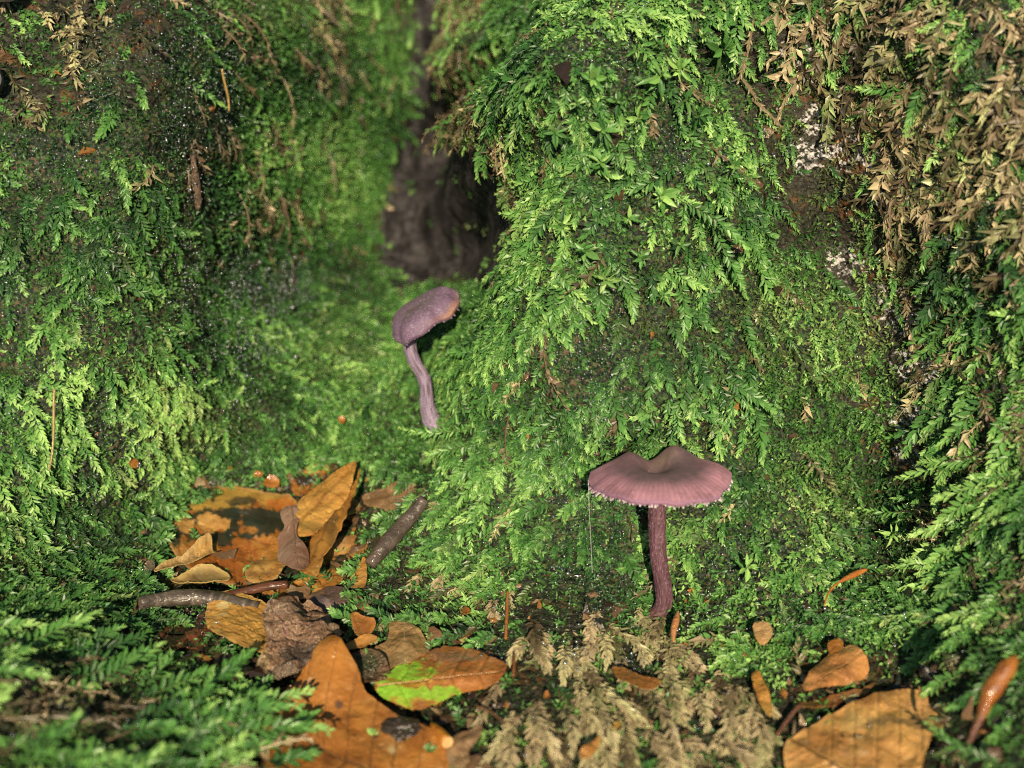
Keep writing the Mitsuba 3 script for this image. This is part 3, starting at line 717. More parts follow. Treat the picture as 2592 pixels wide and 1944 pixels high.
for (x0, y0), (x1, y1), lf_mm, tn, dr_, lab in HERO:
    if lab is None:
        continue
    P0, n0 = at(x0, y0)
    P1, n1 = at(x1, y1)
    if np.linalg.norm(P1 - P0) > 0.03:
        d0 = to_px(P0)[2]
        P1 = ray(np.array([x1]), np.array([y1]), d0)
    if x0 >= 2590:
        P0, n0 = P0 - n0 * 0.004, n0
    d_ = P1 - P0
    Lh = float(np.linalg.norm(d_))
    n_ = unit(unit(n0) + 0.6 * unit(CAM[None] - P0))
    nl = int(np.clip(Lh / (lf_mm * 1e-3) * 6.5, 14, 46))
    V, F, U = shoots(P0 + n_ * 0.0008, d_, n_, Lh, lf_mm * 1e-3, nl, tn - 0.04, dr_, rng, lift=0.28, droop=0.5, side=0.08, wr=0.20 if dr_ < .3 else 0.14, spread=(58, 20) if dr_ < .3 else (40, 16), tip=0.34)
    key = numbered('withered_moss_shoot' if dr_ > .9 else 'straw_moss_shoot' if dr_ > .5 else 'moss_shoot')
    scene[key] = mikit.ply((V[0], F), 'moss_leaf', smooth=False, uv=U[0])
    labels[key] = {'label': lab, 'category': 'moss'}

# ------------------------------------------------------------------ dew
OV = np.array([[1, 0, 0], [-1, 0, 0], [0, 1, 0], [0, -1, 0], [0, 0, 1], [0, 0, -1]], float)
oct_ = trimesh.Trimesh(OV, [[0, 2, 4], [2, 1, 4], [1, 3, 4], [3, 0, 4], [2, 0, 5], [1, 2, 5], [3, 1, 5], [0, 3, 5]], process=False)
ov, of = unit(np.array(oct_.vertices)), np.array(oct_.faces)
P, N = spots(170.0)
x, y, d = to_px(P)
film = fields(x, y)[4]
wet_right = inside([(1750, 1200), (2330, 1300), (2300, 1650), (1800, 1620)], x, y) * 0.16
base_wet = 0.025 * ((x > -100) & (x < 2700) & (y > -100) & (y < 2000) & ~inside(HOLLOW, x, y) & ~inside(LITTER, x, y))
keep = rng.random(len(P)) < np.maximum(np.maximum(film * 0.60, wet_right), base_wet)
P, N, x, y = P[keep], N[keep], x[keep], y[keep]
size = 0.00014 * np.exp(rng.normal(size=len(P)) * 0.45)
big = inside([(560, 660), (780, 660), (800, 1050), (560, 1080)], x, y)
size = np.where(big, size * 1.3, size)
hgt = rng.random(len(P)) * 0.0030 + 0.0006
C_ = P + N * hgt[:, None]
VV = C_[:, None] + ov[None] * size[:, None, None]
FF = (of[None] + (np.arange(len(P)) * len(ov))[:, None, None]).reshape(-1, 3)
scene['dew_drops'] = mikit.ply((VV.reshape(-1, 3), FF), 'dew', smooth=True)
labels['dew_drops'] = {'label': 'tiny glinting water droplets on the dark film between the moss', 'category': 'dew', 'kind': 'stuff'}

# ------------------------------------------------------------------ tubes
def tube(path, radii, sides=14, closed_ends=True, rough=0.0, seed=0, freq=300, seg_len=0.0006):
    path, radii = np.asarray(path, float), np.asarray(radii, float)
    seg = np.r_[0, np.cumsum(np.linalg.norm(np.diff(path, axis=0), axis=1))]
    n = int(max(12, seg[-1] / seg_len))
    s = np.linspace(0, seg[-1], n)
    from scipy.interpolate import PchipInterpolator, CubicSpline
    p = np.stack([(CubicSpline if len(path) > 3 else PchipInterpolator)(seg, path[:, k])(s) for k in range(3)], -1)
    r = PchipInterpolator(seg, radii)(s)
    t = unit(np.gradient(p, axis=0))
    a = np.cross(t[0], [0.3, 0.9, 0.2])
    A, = [unit(a)]
    ring_a = []
    for k in range(n):
        A = unit(A - (A @ t[k]) * t[k])
        ring_a.append(A)
    A = np.array(ring_a)
    B = np.cross(t, A)
    ang = np.arange(sides) * 2 * np.pi / sides
    dirs = np.cos(ang)[None, :, None] * A[:, None] + np.sin(ang)[None, :, None] * B[:, None]
    v = p[:, None] + dirs * r[:, None, None]
    if rough:
        v = v + dirs * ((meshkit.fbm(v * freq, 3, seed) - 0.5)[..., None] * rough)
    i, j = np.meshgrid(np.arange(n - 1), np.arange(sides), indexing='ij')
    q = np.stack([i * sides + j, i * sides + (j + 1) % sides, (i + 1) * sides + (j + 1) % sides, (i + 1) * sides + j], -1).reshape(-1, 4)
    f = np.vstack([q[:, [0, 1, 2]], q[:, [0, 2, 3]]])
    V = v.reshape(-1, 3)
    S = np.repeat(s / seg[-1], sides)
    TH = np.tile(ang, n)
    if closed_ends:
        V = np.vstack([V, p[0], p[-1]])
        c0, c1 = len(V) - 2, len(V) - 1
        k = np.arange(sides)
        f = np.vstack([f, np.stack([k * 0 + c0, (k + 1) % sides, k], -1), np.stack([k * 0 + c1, (n - 1) * sides + k, (n - 1) * sides + (k + 1) % sides], -1)])
        S, TH = np.r_[S, 0, 1], np.r_[TH, 0, 0]
    return V, f, S, TH

def col(*c):
    return np.array(c, float)

def mixc(a, b, t):
    t = np.asarray(t)[..., None]
    return np.asarray(a) * (1 - t) + np.asarray(b) * t

# ------------------------------------------------------------------ mushrooms
def sstep(a, b, x):
    t = np.clip((x - a) / (b - a), 0, 1)
    return t * t * (3 - 2 * t)

def cap_mesh(R, H, axis, xdir, center, zfun, rfun, colour, under=0.0010, nr=46, nt=220):
    """a cap: upper skin with a rounded rim turning under; local frame x, y, axis"""
    axis = unit(np.asarray(axis, float))
    X = unit(np.asarray(xdir, float) - (np.asarray(xdir, float) @ axis) * axis)
    Y = np.cross(axis, X)
    rr = np.concatenate([np.linspace(0, 0.86, nr - 14), 1 - 0.14 * (1 - np.linspace(0, 1, 15)[1:]) ** 1.5])
    tt = np.arange(nt) * 2 * np.pi / nt
    r, t = np.meshgrid(rr, tt, indexing='ij')
    Rt = R * rfun(t)
    x, y, z = Rt * r * np.cos(t), Rt * r * np.sin(t), zfun(r, t)
    top = np.stack([x, y, z], -1)
    # under side: turned in by the skin's thickness
    r2 = np.array([0.985, 0.95, 0.8, 0.5, 0.05])
    rb, tb = np.meshgrid(r2, tt, indexing='ij')
    Rb = R * rfun(tb)
    zb = zfun(rb, tb) - under
    bot = np.stack([Rb * rb * np.cos(tb), Rb * rb * np.sin(tb), zb], -1)
    P = np.concatenate([top, bot], 0)
    m = P.shape[0]
    c = colour(np.concatenate([r, rb * 0 + 1.2 - 0.0 * rb], 0), np.concatenate([t, tb], 0), P)
    W = np.asarray(center) + P[..., :1] * X + P[..., 1:2] * Y + P[..., 2:] * axis
    i, j = np.meshgrid(np.arange(m - 1), np.arange(nt), indexing='ij')
    q = np.stack([i * nt + j, (i + 1) * nt + j, (i + 1) * nt + (j + 1) % nt, i * nt + (j + 1) % nt], -1).reshape(-1, 4)
    return W.reshape(-1, 3), q, c.reshape(-1, 3), (X, Y, axis)

def gill_mesh(R, axis, X, Y, center, zfun, rfun, nblades, depth, r0, r1, seed, thick=0.00016, colour=((0.55, 0.45, 0.52), (0.30, 0.20, 0.26))):
    """radial blades under the cap"""
    r = np.random.default_rng(seed)
    V, F, C = [], [], []
    off = 0
    for k in range(nblades):
        a = 2 * np.pi * (k + 0.35 * r.random()) / nblades
        rs = np.linspace(r0 if k % 2 == 0 else 0.55, r1 + 0.018 * r.normal(), 9)
        a_ = a + 0.03 * np.sin(rs * 14 + r.random() * 6) * rs
        zt = zfun(rs, a_) - 0.0006
        dpt = depth * np.interp(rs, [r0, 0.4, 0.9, 1.0], [0.5, 1.0, 0.65, 0.30]) * np.clip(1 + 0.40 * r.normal(), .25, 1.7)
        Rr = R * rfun(a_)
        d = np.stack([np.cos(a_), np.sin(a_)], -1)
        e = np.stack([-np.sin(a_), np.cos(a_)], -1)
        for s in (-1, 1):
            pass
        pts_ = []
        for s, dz in ((-1, 0), (-1, 1), (1, 1), (1, 0)):
            xy = d * (Rr * rs)[:, None] + e * (s * thick * (1.0 if dz == 0 else 0.8))
            pts_.append(np.concatenate([xy, (zt - dz * dpt)[:, None]], -1))
        Pp = np.stack(pts_, 1)                           # 9,4,3
        V.append(Pp.reshape(-1, 3))
        q = []
        for i in range(8):
            for j in range(3):
                q.append([i * 4 + j, i * 4 + j + 1, (i + 1) * 4 + j + 1, (i + 1) * 4 + j])
        q.append([32, 33, 34, 35])
        F.append(np.array(q) + off)
        c = np.tile(np.array([colour[1], colour[0], colour[0], colour[1]]), (9, 1))
        C.append(c)
        off += 36
    V = np.vstack(V)
    W = np.asarray(center) + V[:, :1] * X + V[:, 1:2] * Y + V[:, 2:] * axis
    return W, np.vstack(F), np.vstack(C)

def mushroom_stem(key, px_path, depths, colour, seed, pxr):
    p = ray([q[0] for q in px_path], [q[1] for q in px_path], depths)
    r = np.array(pxr) * np.array(depths) / FPX
    v, f, s, t = tube(p, r, sides=72, rough=0.0, seg_len=0.0003)
    # lengthwise fibres as fine ridges
    c0 = p
    fib = meshkit.noise(np.stack([np.cos(t) * 5, np.sin(t) * 5, s * 7], -1) * 2.0, seed)
    fine = meshkit.noise(np.stack([np.cos(t) * 9, np.sin(t) * 9, s * 26], -1) * 2.2, seed + 2)
    mesh = trimesh.Trimesh(v, f, process=False)
    v = v + np.array(mesh.vertex_normals) * ((fib - 0.5) * 0.00028 + (fine - 0.5) * 0.00022)[:, None]
    scene[key] = mikit.ply((v, f), 'matt', smooth=True, color=colour(s, t, fib, fine))

# the pink mushroom on the right
PD = 0.2495
cR = 0.5 * 358 / FPX * PD
capc = ray(np.array([1668.0]), np.array([1216.0]), PD)[0]
cap_axis = np.array([0.03, 0.20, 1.0])
def pink_r(t):
    w = 1 + 0.02 * np.sin(3 * t + 1) + 0.015 * np.sin(5 * t) + 0.010 * np.sin(9 * t + 2) + 0.008 * np.sin(17 * t)
    dth = (t - 1.68 + np.pi) % (2 * np.pi) - np.pi
    w = w * (1 - 0.20 * np.exp(-(dth / 0.34) ** 2))
    w = w * (1 - 0.08 * np.sin(t) ** 2)
    return w
def pink_z(r, t):
    x, y = r * np.cos(t), r * np.sin(t)
    z = 0.0036 * (1 - np.maximum(r, 0) ** 2.4)
    z = z - 0.0036 * np.exp(-((x + 0.05) ** 2 / 0.06 + (y - 0.25) ** 2 / 0.16))
    z = z + 0.0022 * np.exp(-((x + 0.36) ** 2 / 0.06 + (y - 0.40) ** 2 / 0.10))
    z = z + 0.0036 * np.exp(-((x - 0.28) ** 2 / 0.10 + (y - 0.55) ** 2 / 0.12))
    z = z + 0.0022 * np.exp(-((x - 0.85) ** 2 / 0.08 + (y - 0.1) ** 2 / 0.2))
    z = z - 0.0012 * np.exp(-((x + 1.0) ** 2 / 0.04 + y ** 2 / 0.2))
    edge = sstep(0.55, 1.0, r)
    z = z + edge * (0.00010 * np.sin(64 * t + 2 * np.sin(3 * t)) * np.clip(-np.sin(t) + 0.5, 0.25, 1) + 0.00018 * np.sin(11 * t + 1) * sstep(0.85, 1, r))
    return z
def pink_col(r, t, P):
    n1 = meshkit.fbm(P * 700, 3, 3)
    n2 = meshkit.noise(P * 2600, 5)
    stri = 0.5 + 0.5 * np.sin(64 * t + 2 * np.sin(3 * t))
    edge = sstep(0.50, 0.92, r)
    c = mixc(col(.115, .080, .090), col(.37, .180, .235), np.clip(edge + (n1 - .5) * .5, 0, 1))
    c = mixc(c, col(.42, .245, .29), edge * stri * (0.25 + 0.6 * n1))
    c = mixc(c, col(.16, .085, .10), sstep(.52, .68, meshkit.fbm(P * 260, 3, 8)) * 0.45)
    c = mixc(c, col(.07, .05, .045), (meshkit.noise(P * 1500, 9) > .93) * 0.5)
    c = mixc(c, col(.22, .10, .13), (n2 > 0.78) * 0.35)
    c = mixc(c, col(.21, .155, .10), np.exp(-((P[..., 0] / cR - 0.08) ** 2 / .05 + (P[..., 1] / cR - .35) ** 2 / .04)) * 0.40 * (0.5 + n1))
    c = mixc(c, col(.30, .17, .27), sstep(0.965, 1.0, r) * 0.7)
    return c
v, f, c, fr = cap_mesh(cR, 0.004, cap_axis, [1, 0, 0], capc, pink_z, pink_r, pink_col)
labels['pink_mushroom'] = {'label': 'pinkish mauve mushroom with a wavy notched cap on a purple brown stem', 'category': 'mushroom'}
scene['pink_mushroom__cap'] = mikit.ply((v, f), 'matt', smooth=True, color=c)
gv, gf, gc = gill_mesh(cR, fr[2], fr[0], fr[1], capc, pink_z, pink_r, 120, 0.0015, 0.30, 0.995, 4, colour=((.70, .62, .70), (.34, .22, .28)))
scene['pink_mushroom__gills'] = mikit.ply((gv, gf), 'matt', smooth=False, color=gc)
labels['pink_mushroom__gills'] = {'label': 'pale crinkled gill edges'}
def pink_stem_col(s, t, fib, fine):
    c = mixc(col(.062, .028, .036), col(.130, .060, .080), np.clip(fib * 1.4 - .2, 0, 1))
    c = mixc(c, col(.085, .040, .034), sstep(0.70, 0.95, s))
    c = mixc(c, col(.27, .18, .21), (sstep(0.66, 0.85, fine) * (0.9 - 0.5 * s)))
    return c
mushroom_stem('pink_mushroom__stem', [(1667, 1246), (1664, 1290), (1664, 1350), (1670, 1430), (1681, 1500), (1672, 1545), (1644, 1566), (1615, 1574)],
              [.2495, .2505, .2515, .2530, .2545, .2555, .2565, .2590], pink_stem_col, 3, [22, 22.5, 21.5, 20.5, 21, 20.5, 18, 14])

# the slender mushroom on the left
LD = 0.292
lR = 0.5 * 196 / FPX * LD
lc = ray(np.array([1066.0]), np.array([790.0]), LD)[0]
l_axis = unit(UP * 0.76 - RGT * 0.50 - FWD * 0.44)
l_x = unit(RGT * 0.83 + UP * 0.55)
def lil_r(t):
    return 1 + 0.04 * np.sin(2 * t + 0.6) + 0.05 * np.sin(3 * t + 2.2) + 0.02 * np.sin(7 * t) + 0.012 * np.sin(13 * t + 1) - 0.10 * np.exp(-(((t - 3.6)) / 0.25) ** 2) + 0.05 * np.exp(-(((t - 4.15)) / 0.22) ** 2)
def lil_z(r, t):
    x, y = r * np.cos(t), r * np.sin(t)
    z = 0.0027 * (1 - r ** 3.2) - 0.0006 * np.exp(-((x + .05) ** 2 + (y + 0.1) ** 2) / 0.05)
    z = z - 0.0014 * sstep(0.80, 1.0, r)
    z = z + 0.0007 * np.sin(3 * t + 0.5) * r ** 2 + 0.0003 * np.sin(8 * t) * sstep(0.6, 1, r)
    return z
def lil_col(r, t, P):
    n1, n2 = meshkit.fbm(P * 500, 3, 13), meshkit.noise(P * 3200, 15)
    c = mixc(col(.125, .095, .118), col(.155, .100, .165), np.clip(sstep(.3, .9, r) + (n1 - .5), 0, 1))
    c = mixc(c, col(.32, .28, .32), (n2 > .70) * 0.5)
    c = mixc(c, col(.10, .07, .08), np.exp(-((P[..., 0] / lR + .15) ** 2 / .03 + (P[..., 1] / lR + .1) ** 2 / .015)) * 0.65)
    d1 = (t - 5.55 + np.pi) % (2 * np.pi) - np.pi
    c = mixc(c, col(.36, .18, .07), sstep(.88, .99, r) * (r < 1.1) * np.exp(-(d1 / 0.6) ** 2) * (0.25 + 0.7 * n1))
    return c
v, f, c, fr = cap_mesh(lR, 0.004, l_axis, l_x, lc, lil_z, lil_r, lil_col)
labels['lilac_mushroom'] = {'label': 'slender grey lilac mushroom with a tilted cap, leaning in the dip before the dark hollow', 'category': 'mushroom'}
scene['lilac_mushroom__cap'] = mikit.ply((v, f), 'matt', smooth=True, color=c)
gv, gf, gc = gill_mesh(lR, fr[2], fr[0], fr[1], lc, lil_z, lil_r, 48, 0.0012, 0.16, 0.99, 14, colour=((.34, .27, .38), (.16, .11, .17)))
scene['lilac_mushroom__gills'] = mikit.ply((gv, gf), 'matt', smooth=False, color=gc)
def lil_stem_col(s, t, fib, fine):
    c = mixc(col(.085, .060, .080), col(.29, .225, .33), np.clip(fib * 1.9 - .45, 0, 1))
    c = mixc(c, col(.42, .36, .50), sstep(.45, .85, s) * np.clip(fine * 1.4 - .1, 0, 1) * 0.7)
    return c
lp = [(1072, 815), (1046, 838), (1038, 872), (1049, 915), (1072, 955), (1079, 990), (1081, 1025), (1092, 1060), (1104, 1092), (1108, 1128), (1110, 1150)]
mushroom_stem('lilac_mushroom__stem', lp, [.2940, .2935, .2935, .294, .295, .2955, .2965, .298, .299, .3005, .303], lil_stem_col, 8, [12, 14.5, 15, 15, 15.5, 16, 17.5, 22, 21, 14, 9])

# ------------------------------------------------------------------ fallen leaves
def chaikin(p, k=2):
    p = np.asarray(p, float)
    for _ in range(k):
        q = np.roll(p, -1, 0)
        p = np.stack([0.75 * p + 0.25 * q, 0.25 * p + 0.75 * q], 1).reshape(-1, 2)
    return p

def dense_loop(p, step):
    p = np.vstack([p, p[:1]])
    s = np.r_[0, np.cumsum(np.hypot(*np.diff(p, axis=0).T))]
    n = max(12, int(s[-1] / step))
    t = np.linspace(0, s[-1], n + 1)[:-1]
    return np.stack([np.interp(t, s, p[:, 0]), np.interp(t, s, p[:, 1])], -1)

def fallen_leaf(key, outline, mid, colours, lift=0.0015, lift_at=None, cup=0.0, bend=0.0, crumple=0.0014, veins=8, vein_depth=0.00009, vein_col=None, vein_amt=0.5, stains=(), speck=0.12, seed=0, step=3.3,
                smooth=1, edge=None, thick=0.00022, fold=0.0, slope=0.55, bsdf='leaf_wet', plane=None, edge_noise=1.3, midrib=False, mid_col=(.30, .16, .06)):
    r = np.random.default_rng(seed + 100)
    loop = dense_loop(chaikin(outline, smooth), step)
    loop = loop + (np.stack([meshkit.noise(np.c_[loop / 14, loop[:, :1] * 0 + s_], seed) for s_ in (0, 5)], -1) - 0.5) * 2 * edge_noise
    poly = Polygon(loop).buffer(0)
    if poly.geom_type != 'Polygon':
        poly = max(poly.geoms, key=lambda g: g.area)
    loop = dense_loop(np.array(poly.exterior.coords)[:-1], step)
    x0, y0, x1, y1 = poly.bounds
    gx_, gy_ = np.meshgrid(np.arange(x0, x1, step), np.arange(y0, y1, step))
    gp = np.stack([gx_.ravel(), gy_.ravel()], -1) + r.normal(size=(gx_.size, 2)) * 0.6
    inner = poly.buffer(-step * 0.55)
    gp = gp[shapely.contains_xy(inner, gp[:, 0], gp[:, 1])]
    q = np.vstack([loop, gp])
    tri = Delaunay(q).simplices
    cen = q[tri].mean(1)
    tri = tri[shapely.contains_xy(poly, cen[:, 0], cen[:, 1])]
    # the sheet's plane: from the ground under its outline (or given), linear in 1 / depth
    if plane is None:
        g = np.clip(hit(loop[::4, 0], loop[::4, 1], D0), 0.19, 0.36)
        A = np.c_[np.ones(len(g)), loop[::4]]
        co = np.linalg.lstsq(A, 1 / g, rcond=None)[0]
    else:
        A = np.array([[1, a, b] for a, b, _ in plane])
        co = np.linalg.solve(A, np.array([1 / d_ for _, _, d_ in plane]))
    dep = 1 / (co[0] + q @ co[1:])
    P = ray(q[:, 0], q[:, 1], dep)
    pn = np.linalg.svd(P - P.mean(0), full_matrices=False)[2][2]
    pn = pn if pn @ FWD < 0 else -pn
    mid = np.asarray(mid, float)
    md = mid[1] - mid[0]
    ml = np.hypot(*md)
    md = md / ml
    rel = q - mid[0]
    s = rel @ md / ml
    tpx = rel @ np.array([-md[1], md[0]])
    hw = max(np.abs(tpx).max(), 1)
    t = tpx / hw
    mm = ml / FPX * dep.mean()
    ph = s * veins - np.abs(t) * slope * veins * hw / ml
    ph = ph + 0.35 * t * t * np.sign(slope) + 0.16 * (meshkit.fbm(P * 90, 2, seed + 51) - .5) * 2
    fr_ = np.abs((ph % 1) - 0.5)                 # 0.5 on a vein
    vline = sstep(0.5 - 0.05, 0.5 - 0.012, fr_) * (np.abs(t) > 0.02)
    mline = np.exp(-(t * hw / 3.6) ** 2)
    h = lift + cup * t * t + bend * (2 * s - 1) ** 2 + fold * np.abs(t)
    h = h + crumple * 2 * (meshkit.fbm(np.c_[P * 110], 3, seed) - 0.5) + crumple * 0.8 * (meshkit.fbm(np.c_[P * 380], 2, seed + 3) - 0.5)
    h = h - 2.2 * vein_depth * np.exp(-((0.5 - fr_) / 0.07) ** 2) + vein_depth * 0.5 * np.cos(2 * np.pi * ph) - vein_depth * 1.5 * mline
    if lift_at is not None:
        for lx, ly, lr, lh in lift_at:
            h = h + lh * np.exp(-((q[:, 0] - lx) ** 2 + (q[:, 1] - ly) ** 2) / lr ** 2)
    top = P + pn * h[:, None]
    # colours
    n1 = meshkit.fbm(P * 130, 3, seed + 11)
    n2 = meshkit.fbm(P * 520, 3, seed + 12)
    c = mixc(colours[0], colours[1], np.clip((n1 - .5) * 2.4 + .5, 0, 1))
    if len(colours) > 2:
        c = mixc(c, colours[2], sstep(.55, .75, n2) * .6)
    if vein_col is not None:
        c = mixc(c, vein_col, np.clip(vline * vein_amt * (0.35 + 1.1 * meshkit.fbm(P * 140, 2, seed + 53)) * (1 - 0.5 * np.abs(t)) + mline * 0.8 * min(1, vein_amt * 1.6), 0, 1))
    for st in stains:
        sx, sy, rx, ry, sc, amt = st
        rr = np.hypot((q[:, 0] - sx) / rx, (q[:, 1] - sy) / ry) + (meshkit.fbm(np.c_[q / 18, q[:, :1] * 0], 3, seed + 20) - .5) * 1.7
        c = mixc(c, sc, sstep(1.14, 0.82, rr) * amt)
    blot = sstep(.52, .66, meshkit.fbm(P * 210, 4, seed + 41))
    c = mixc(c, c * np.array([.50, .42, .40]), blot * 0.55)
    c = mixc(c, c * np.array([1.15, 1.35, 1.5]), sstep(.56, .68, meshkit.fbm(P * 170, 3, seed + 43)) * 0.6)
    c = c * (0.84 + 0.42 * meshkit.fbm(P * 260, 3, seed + 31) + 0.16 * (meshkit.fbm(P * 1500, 2, seed + 33) - .5))[:, None]
    c = mixc(c, col(.05, .03, .015), (meshkit.noise(P * 2400, seed + 4) > 1 - speck) * 0.45)
    c = mixc(c, col(.75, .62, .40), (meshkit.noise(P * 2600, seed + 6) > 0.955) * 0.4)
    if edge is not None:
        dist = np.array(shapely.distance(shapely.points(q), poly.exterior))
        c = mixc(c, edge, np.exp(-(dist / 6.0) ** 2) * 0.75)
    bot = top - pn * thick
    nb_ = len(loop)
    n_ = len(q)
    k = np.arange(nb_)
    k2 = (k + 1) % nb_
    V = np.vstack([top, bot, top[:nb_], bot[:nb_]])
    F = np.vstack([tri, tri[:, ::-1] + n_, np.stack([2 * n_ + k, 2 * n_ + k2, 2 * n_ + nb_ + k2], -1), np.stack([2 * n_ + k, 2 * n_ + nb_ + k2, 2 * n_ + nb_ + k], -1)])
    C = np.vstack([c, c * 0.9, c[:nb_] * 0.85, c[:nb_] * 0.85])
    scene[key] = mikit.ply((V, F), bsdf, smooth=True, color=C)
    if midrib:
        # the raised midrib as a part of its own, along the points that lie on the line
        sel_ = np.argsort(s)[(np.abs(t) * hw)[np.argsort(s)] < step * 0.9]
        if len(sel_) > 6:
            ss = np.linspace(max(s[sel_].min(), 0), min(s[sel_].max(), 1), 14)
            pathm = np.stack([np.interp(ss, s[sel_], top[sel_, kk_]) for kk_ in range(3)], -1)
            pathm = gaussian_filter(pathm, (1.0, 0), mode='nearest') + pn * 0.00004
            mv, mf, ms, _ = tube(pathm, np.linspace(0.00022, 0.00009, 14), sides=7)
            scene[key + '__midrib'] = mikit.ply((mv, mf), 'leaf_wet', smooth=True, color=np.tile(mid_col, (len(mv), 1)))
    return dict(pn=pn, dep=dep)

def leaf_thing(label, *a, cat='leaf', name='fallen_leaf', **k):
    root = numbered(name)
    labels[root] = {'label': label, 'category': cat}
    has = k.get('midrib', False)
    key = root + '__blade' if has or k.pop('parts', False) else root
    if has:
        fallen_leaf(key, *a, **{**k, 'midrib': False})
        # midrib hangs on the thing, not on the blade
        fallen_leaf(key, *a, **k)
        if key + '__midrib' in scene:
            scene[root + '__midrib'] = scene.pop(key + '__midrib')
    else:
        fallen_leaf(key, *a, **k)
    return root

OR1, OR2, OR3 = col(.345, .148, .030), col(.235, .085, .018), col(.42, .225, .065)
YE1, YE2 = col(.47, .265, .065), col(.40, .195, .045)
TAN1, TAN2 = col(.37, .235, .10), col(.27, .165, .07)
BR1, BR2, BR3 = col(.17, .095, .048), col(.085, .050, .030), col(.26, .165, .085)
DK = col(.020, .026, .018)

# left litter, from the back to the front
leaf_thing('dark orange leaf scrap tucked under the moss behind the folded leaf', [(745, 1205), (790, 1180), (850, 1160), (872, 1172), (810, 1210), (790, 1250), (750, 1262), (735, 1235)], [(740, 1250), (860, 1165)],
           (OR2, OR1), lift=0.0006, seed=1, veins=5, stains=[(790, 1215, 26, 14, DK, .8)])
leaf_thing('large flat orange brown leaf with black algae stains, left of the folded leaf', [(394, 1290), (421, 1309), (438, 1252), (500, 1236), (600, 1240), (660, 1255), (752, 1262), (748, 1330), (740, 1380), (715, 1440), (690, 1490), (640, 1500), (600, 1496), (530, 1484), (478, 1456), (430, 1392), (408, 1340)],
           [(400, 1300), (720, 1400)], (OR1, OR2, OR3), lift=0.0010, seed=2, veins=7, vein_depth=.00012, vein_col=col(.18, .055, .012), vein_amt=.6, cup=.0008, crumple=.0010, edge=col(.40, .24, .09), smooth=1,
           stains=[(560, 1275, 200, 34, col(.34, .215, .045), .9), (560, 1440, 110, 62, col(.20, .055, .012), .75), (440, 1400, 40, 60, col(.30, .16, .045), .6), (530, 1316, 110, 22, DK, .96), (655, 1322, 115, 38, DK, .97), (452, 1336, 32, 42, DK, .92), (484, 1362, 26, 18, DK, .85), (556, 1366, 38, 22, DK, .95),
                   (715, 1285, 50, 14, col(.34, .11, .02), .9), (650, 1285, 16, 10, col(.34, .11, .02), .8), (500, 1252, 60, 20, col(.02, .035, .010), .9), (610, 1280, 50, 12, DK, .8), (472, 1336, 24, 22, OR3, .95), (538, 1330, 36, 22, OR3, .95), (640, 1352, 14, 8, OR1, .8)])
leaf_thing('pale orange leaf half lying over the large stained leaf, under the grey oak like leaf', [(580, 1368), (650, 1364), (718, 1356), (742, 1401), (722, 1462), (700, 1500), (640, 1500), (624, 1489), (621, 1431), (606, 1392)], [(600, 1375), (690, 1490)],
           (OR3, OR1), lift=0.0022, seed=3, veins=5, vein_col=col(.20, .11, .03), vein_amt=.5, edge=col(.5, .33, .12), stains=[(640, 1366, 70, 9, col(.17, .12, .03), .6), (655, 1430, 22, 18, col(.16, .11, .06), .6)])
leaf_thing('reddish brown leaf piece sunk in moss left of the ribbed yellow leaf', [(395, 1600), (440, 1575), (500, 1562), (535, 1590), (532, 1640), (480, 1655), (420, 1640)], [(400, 1620), (530, 1600)], (col(.16, .050, .022), col(.10, .034, .018)), lift=0.0006, seed=4, veins=4)
leaf_thing('orange leaf lying under the fork of the twig', [(600, 1500), (690, 1490), (800, 1470), (860, 1440), (880, 1470), (830, 1510), (790, 1570), (720, 1590), (640, 1560)], [(620, 1530), (840, 1470)], (OR1, YE2, OR3), lift=0.0008, seed=5, veins=6, vein_col=col(.18, .07, .02), vein_amt=.6, crumple=.0014)
leaf_thing('ochre leaf piece right of the folded leaf, under a moss shoot', [(800, 1440), (830, 1390), (880, 1360), (935, 1370), (925, 1410), (880, 1440), (830, 1465)], [(805, 1450), (925, 1370)], (YE2, BR3), lift=0.0006, seed=6, veins=5, vein_col=col(.14, .07, .02), vein_amt=.5)
leaf_thing('small orange torn scrap standing up above the grey brown leaf', [(880, 1500), (905, 1470), (930, 1425), (936, 1480), (928, 1515), (900, 1505)], [(890, 1505), (930, 1430)], (OR1, OR3), lift=0.0035, seed=7, veins=4)
leaf_thing('two lobed tan leaf scrap right of the folded leaf', [(836, 1333), (842, 1305), (870, 1299), (890, 1282), (910, 1278), (920, 1296), (909, 1322), (884, 1326), (858, 1343)], [(838, 1330), (915, 1290)], (BR3, TAN2), lift=0.0022, seed=8, veins=4, vein_col=col(.12, .08, .04), vein_amt=.5, cup=.001, midrib=True, mid_col=(.12, .08, .04))
leaf_thing('speckled brown leaf under the edge of the right root, behind a thin moss shoot', [(925, 1265), (960, 1255), (994, 1234), (1028, 1221), (1062, 1245), (1052, 1279), (1018, 1300), (994, 1310), (975, 1296), (935, 1295)], [(930, 1280), (1060, 1245)], (BR3, BR1, TAN1), lift=0.0020, seed=9, veins=5, vein_col=col(.12, .07, .03), vein_amt=.4, crumple=.001)
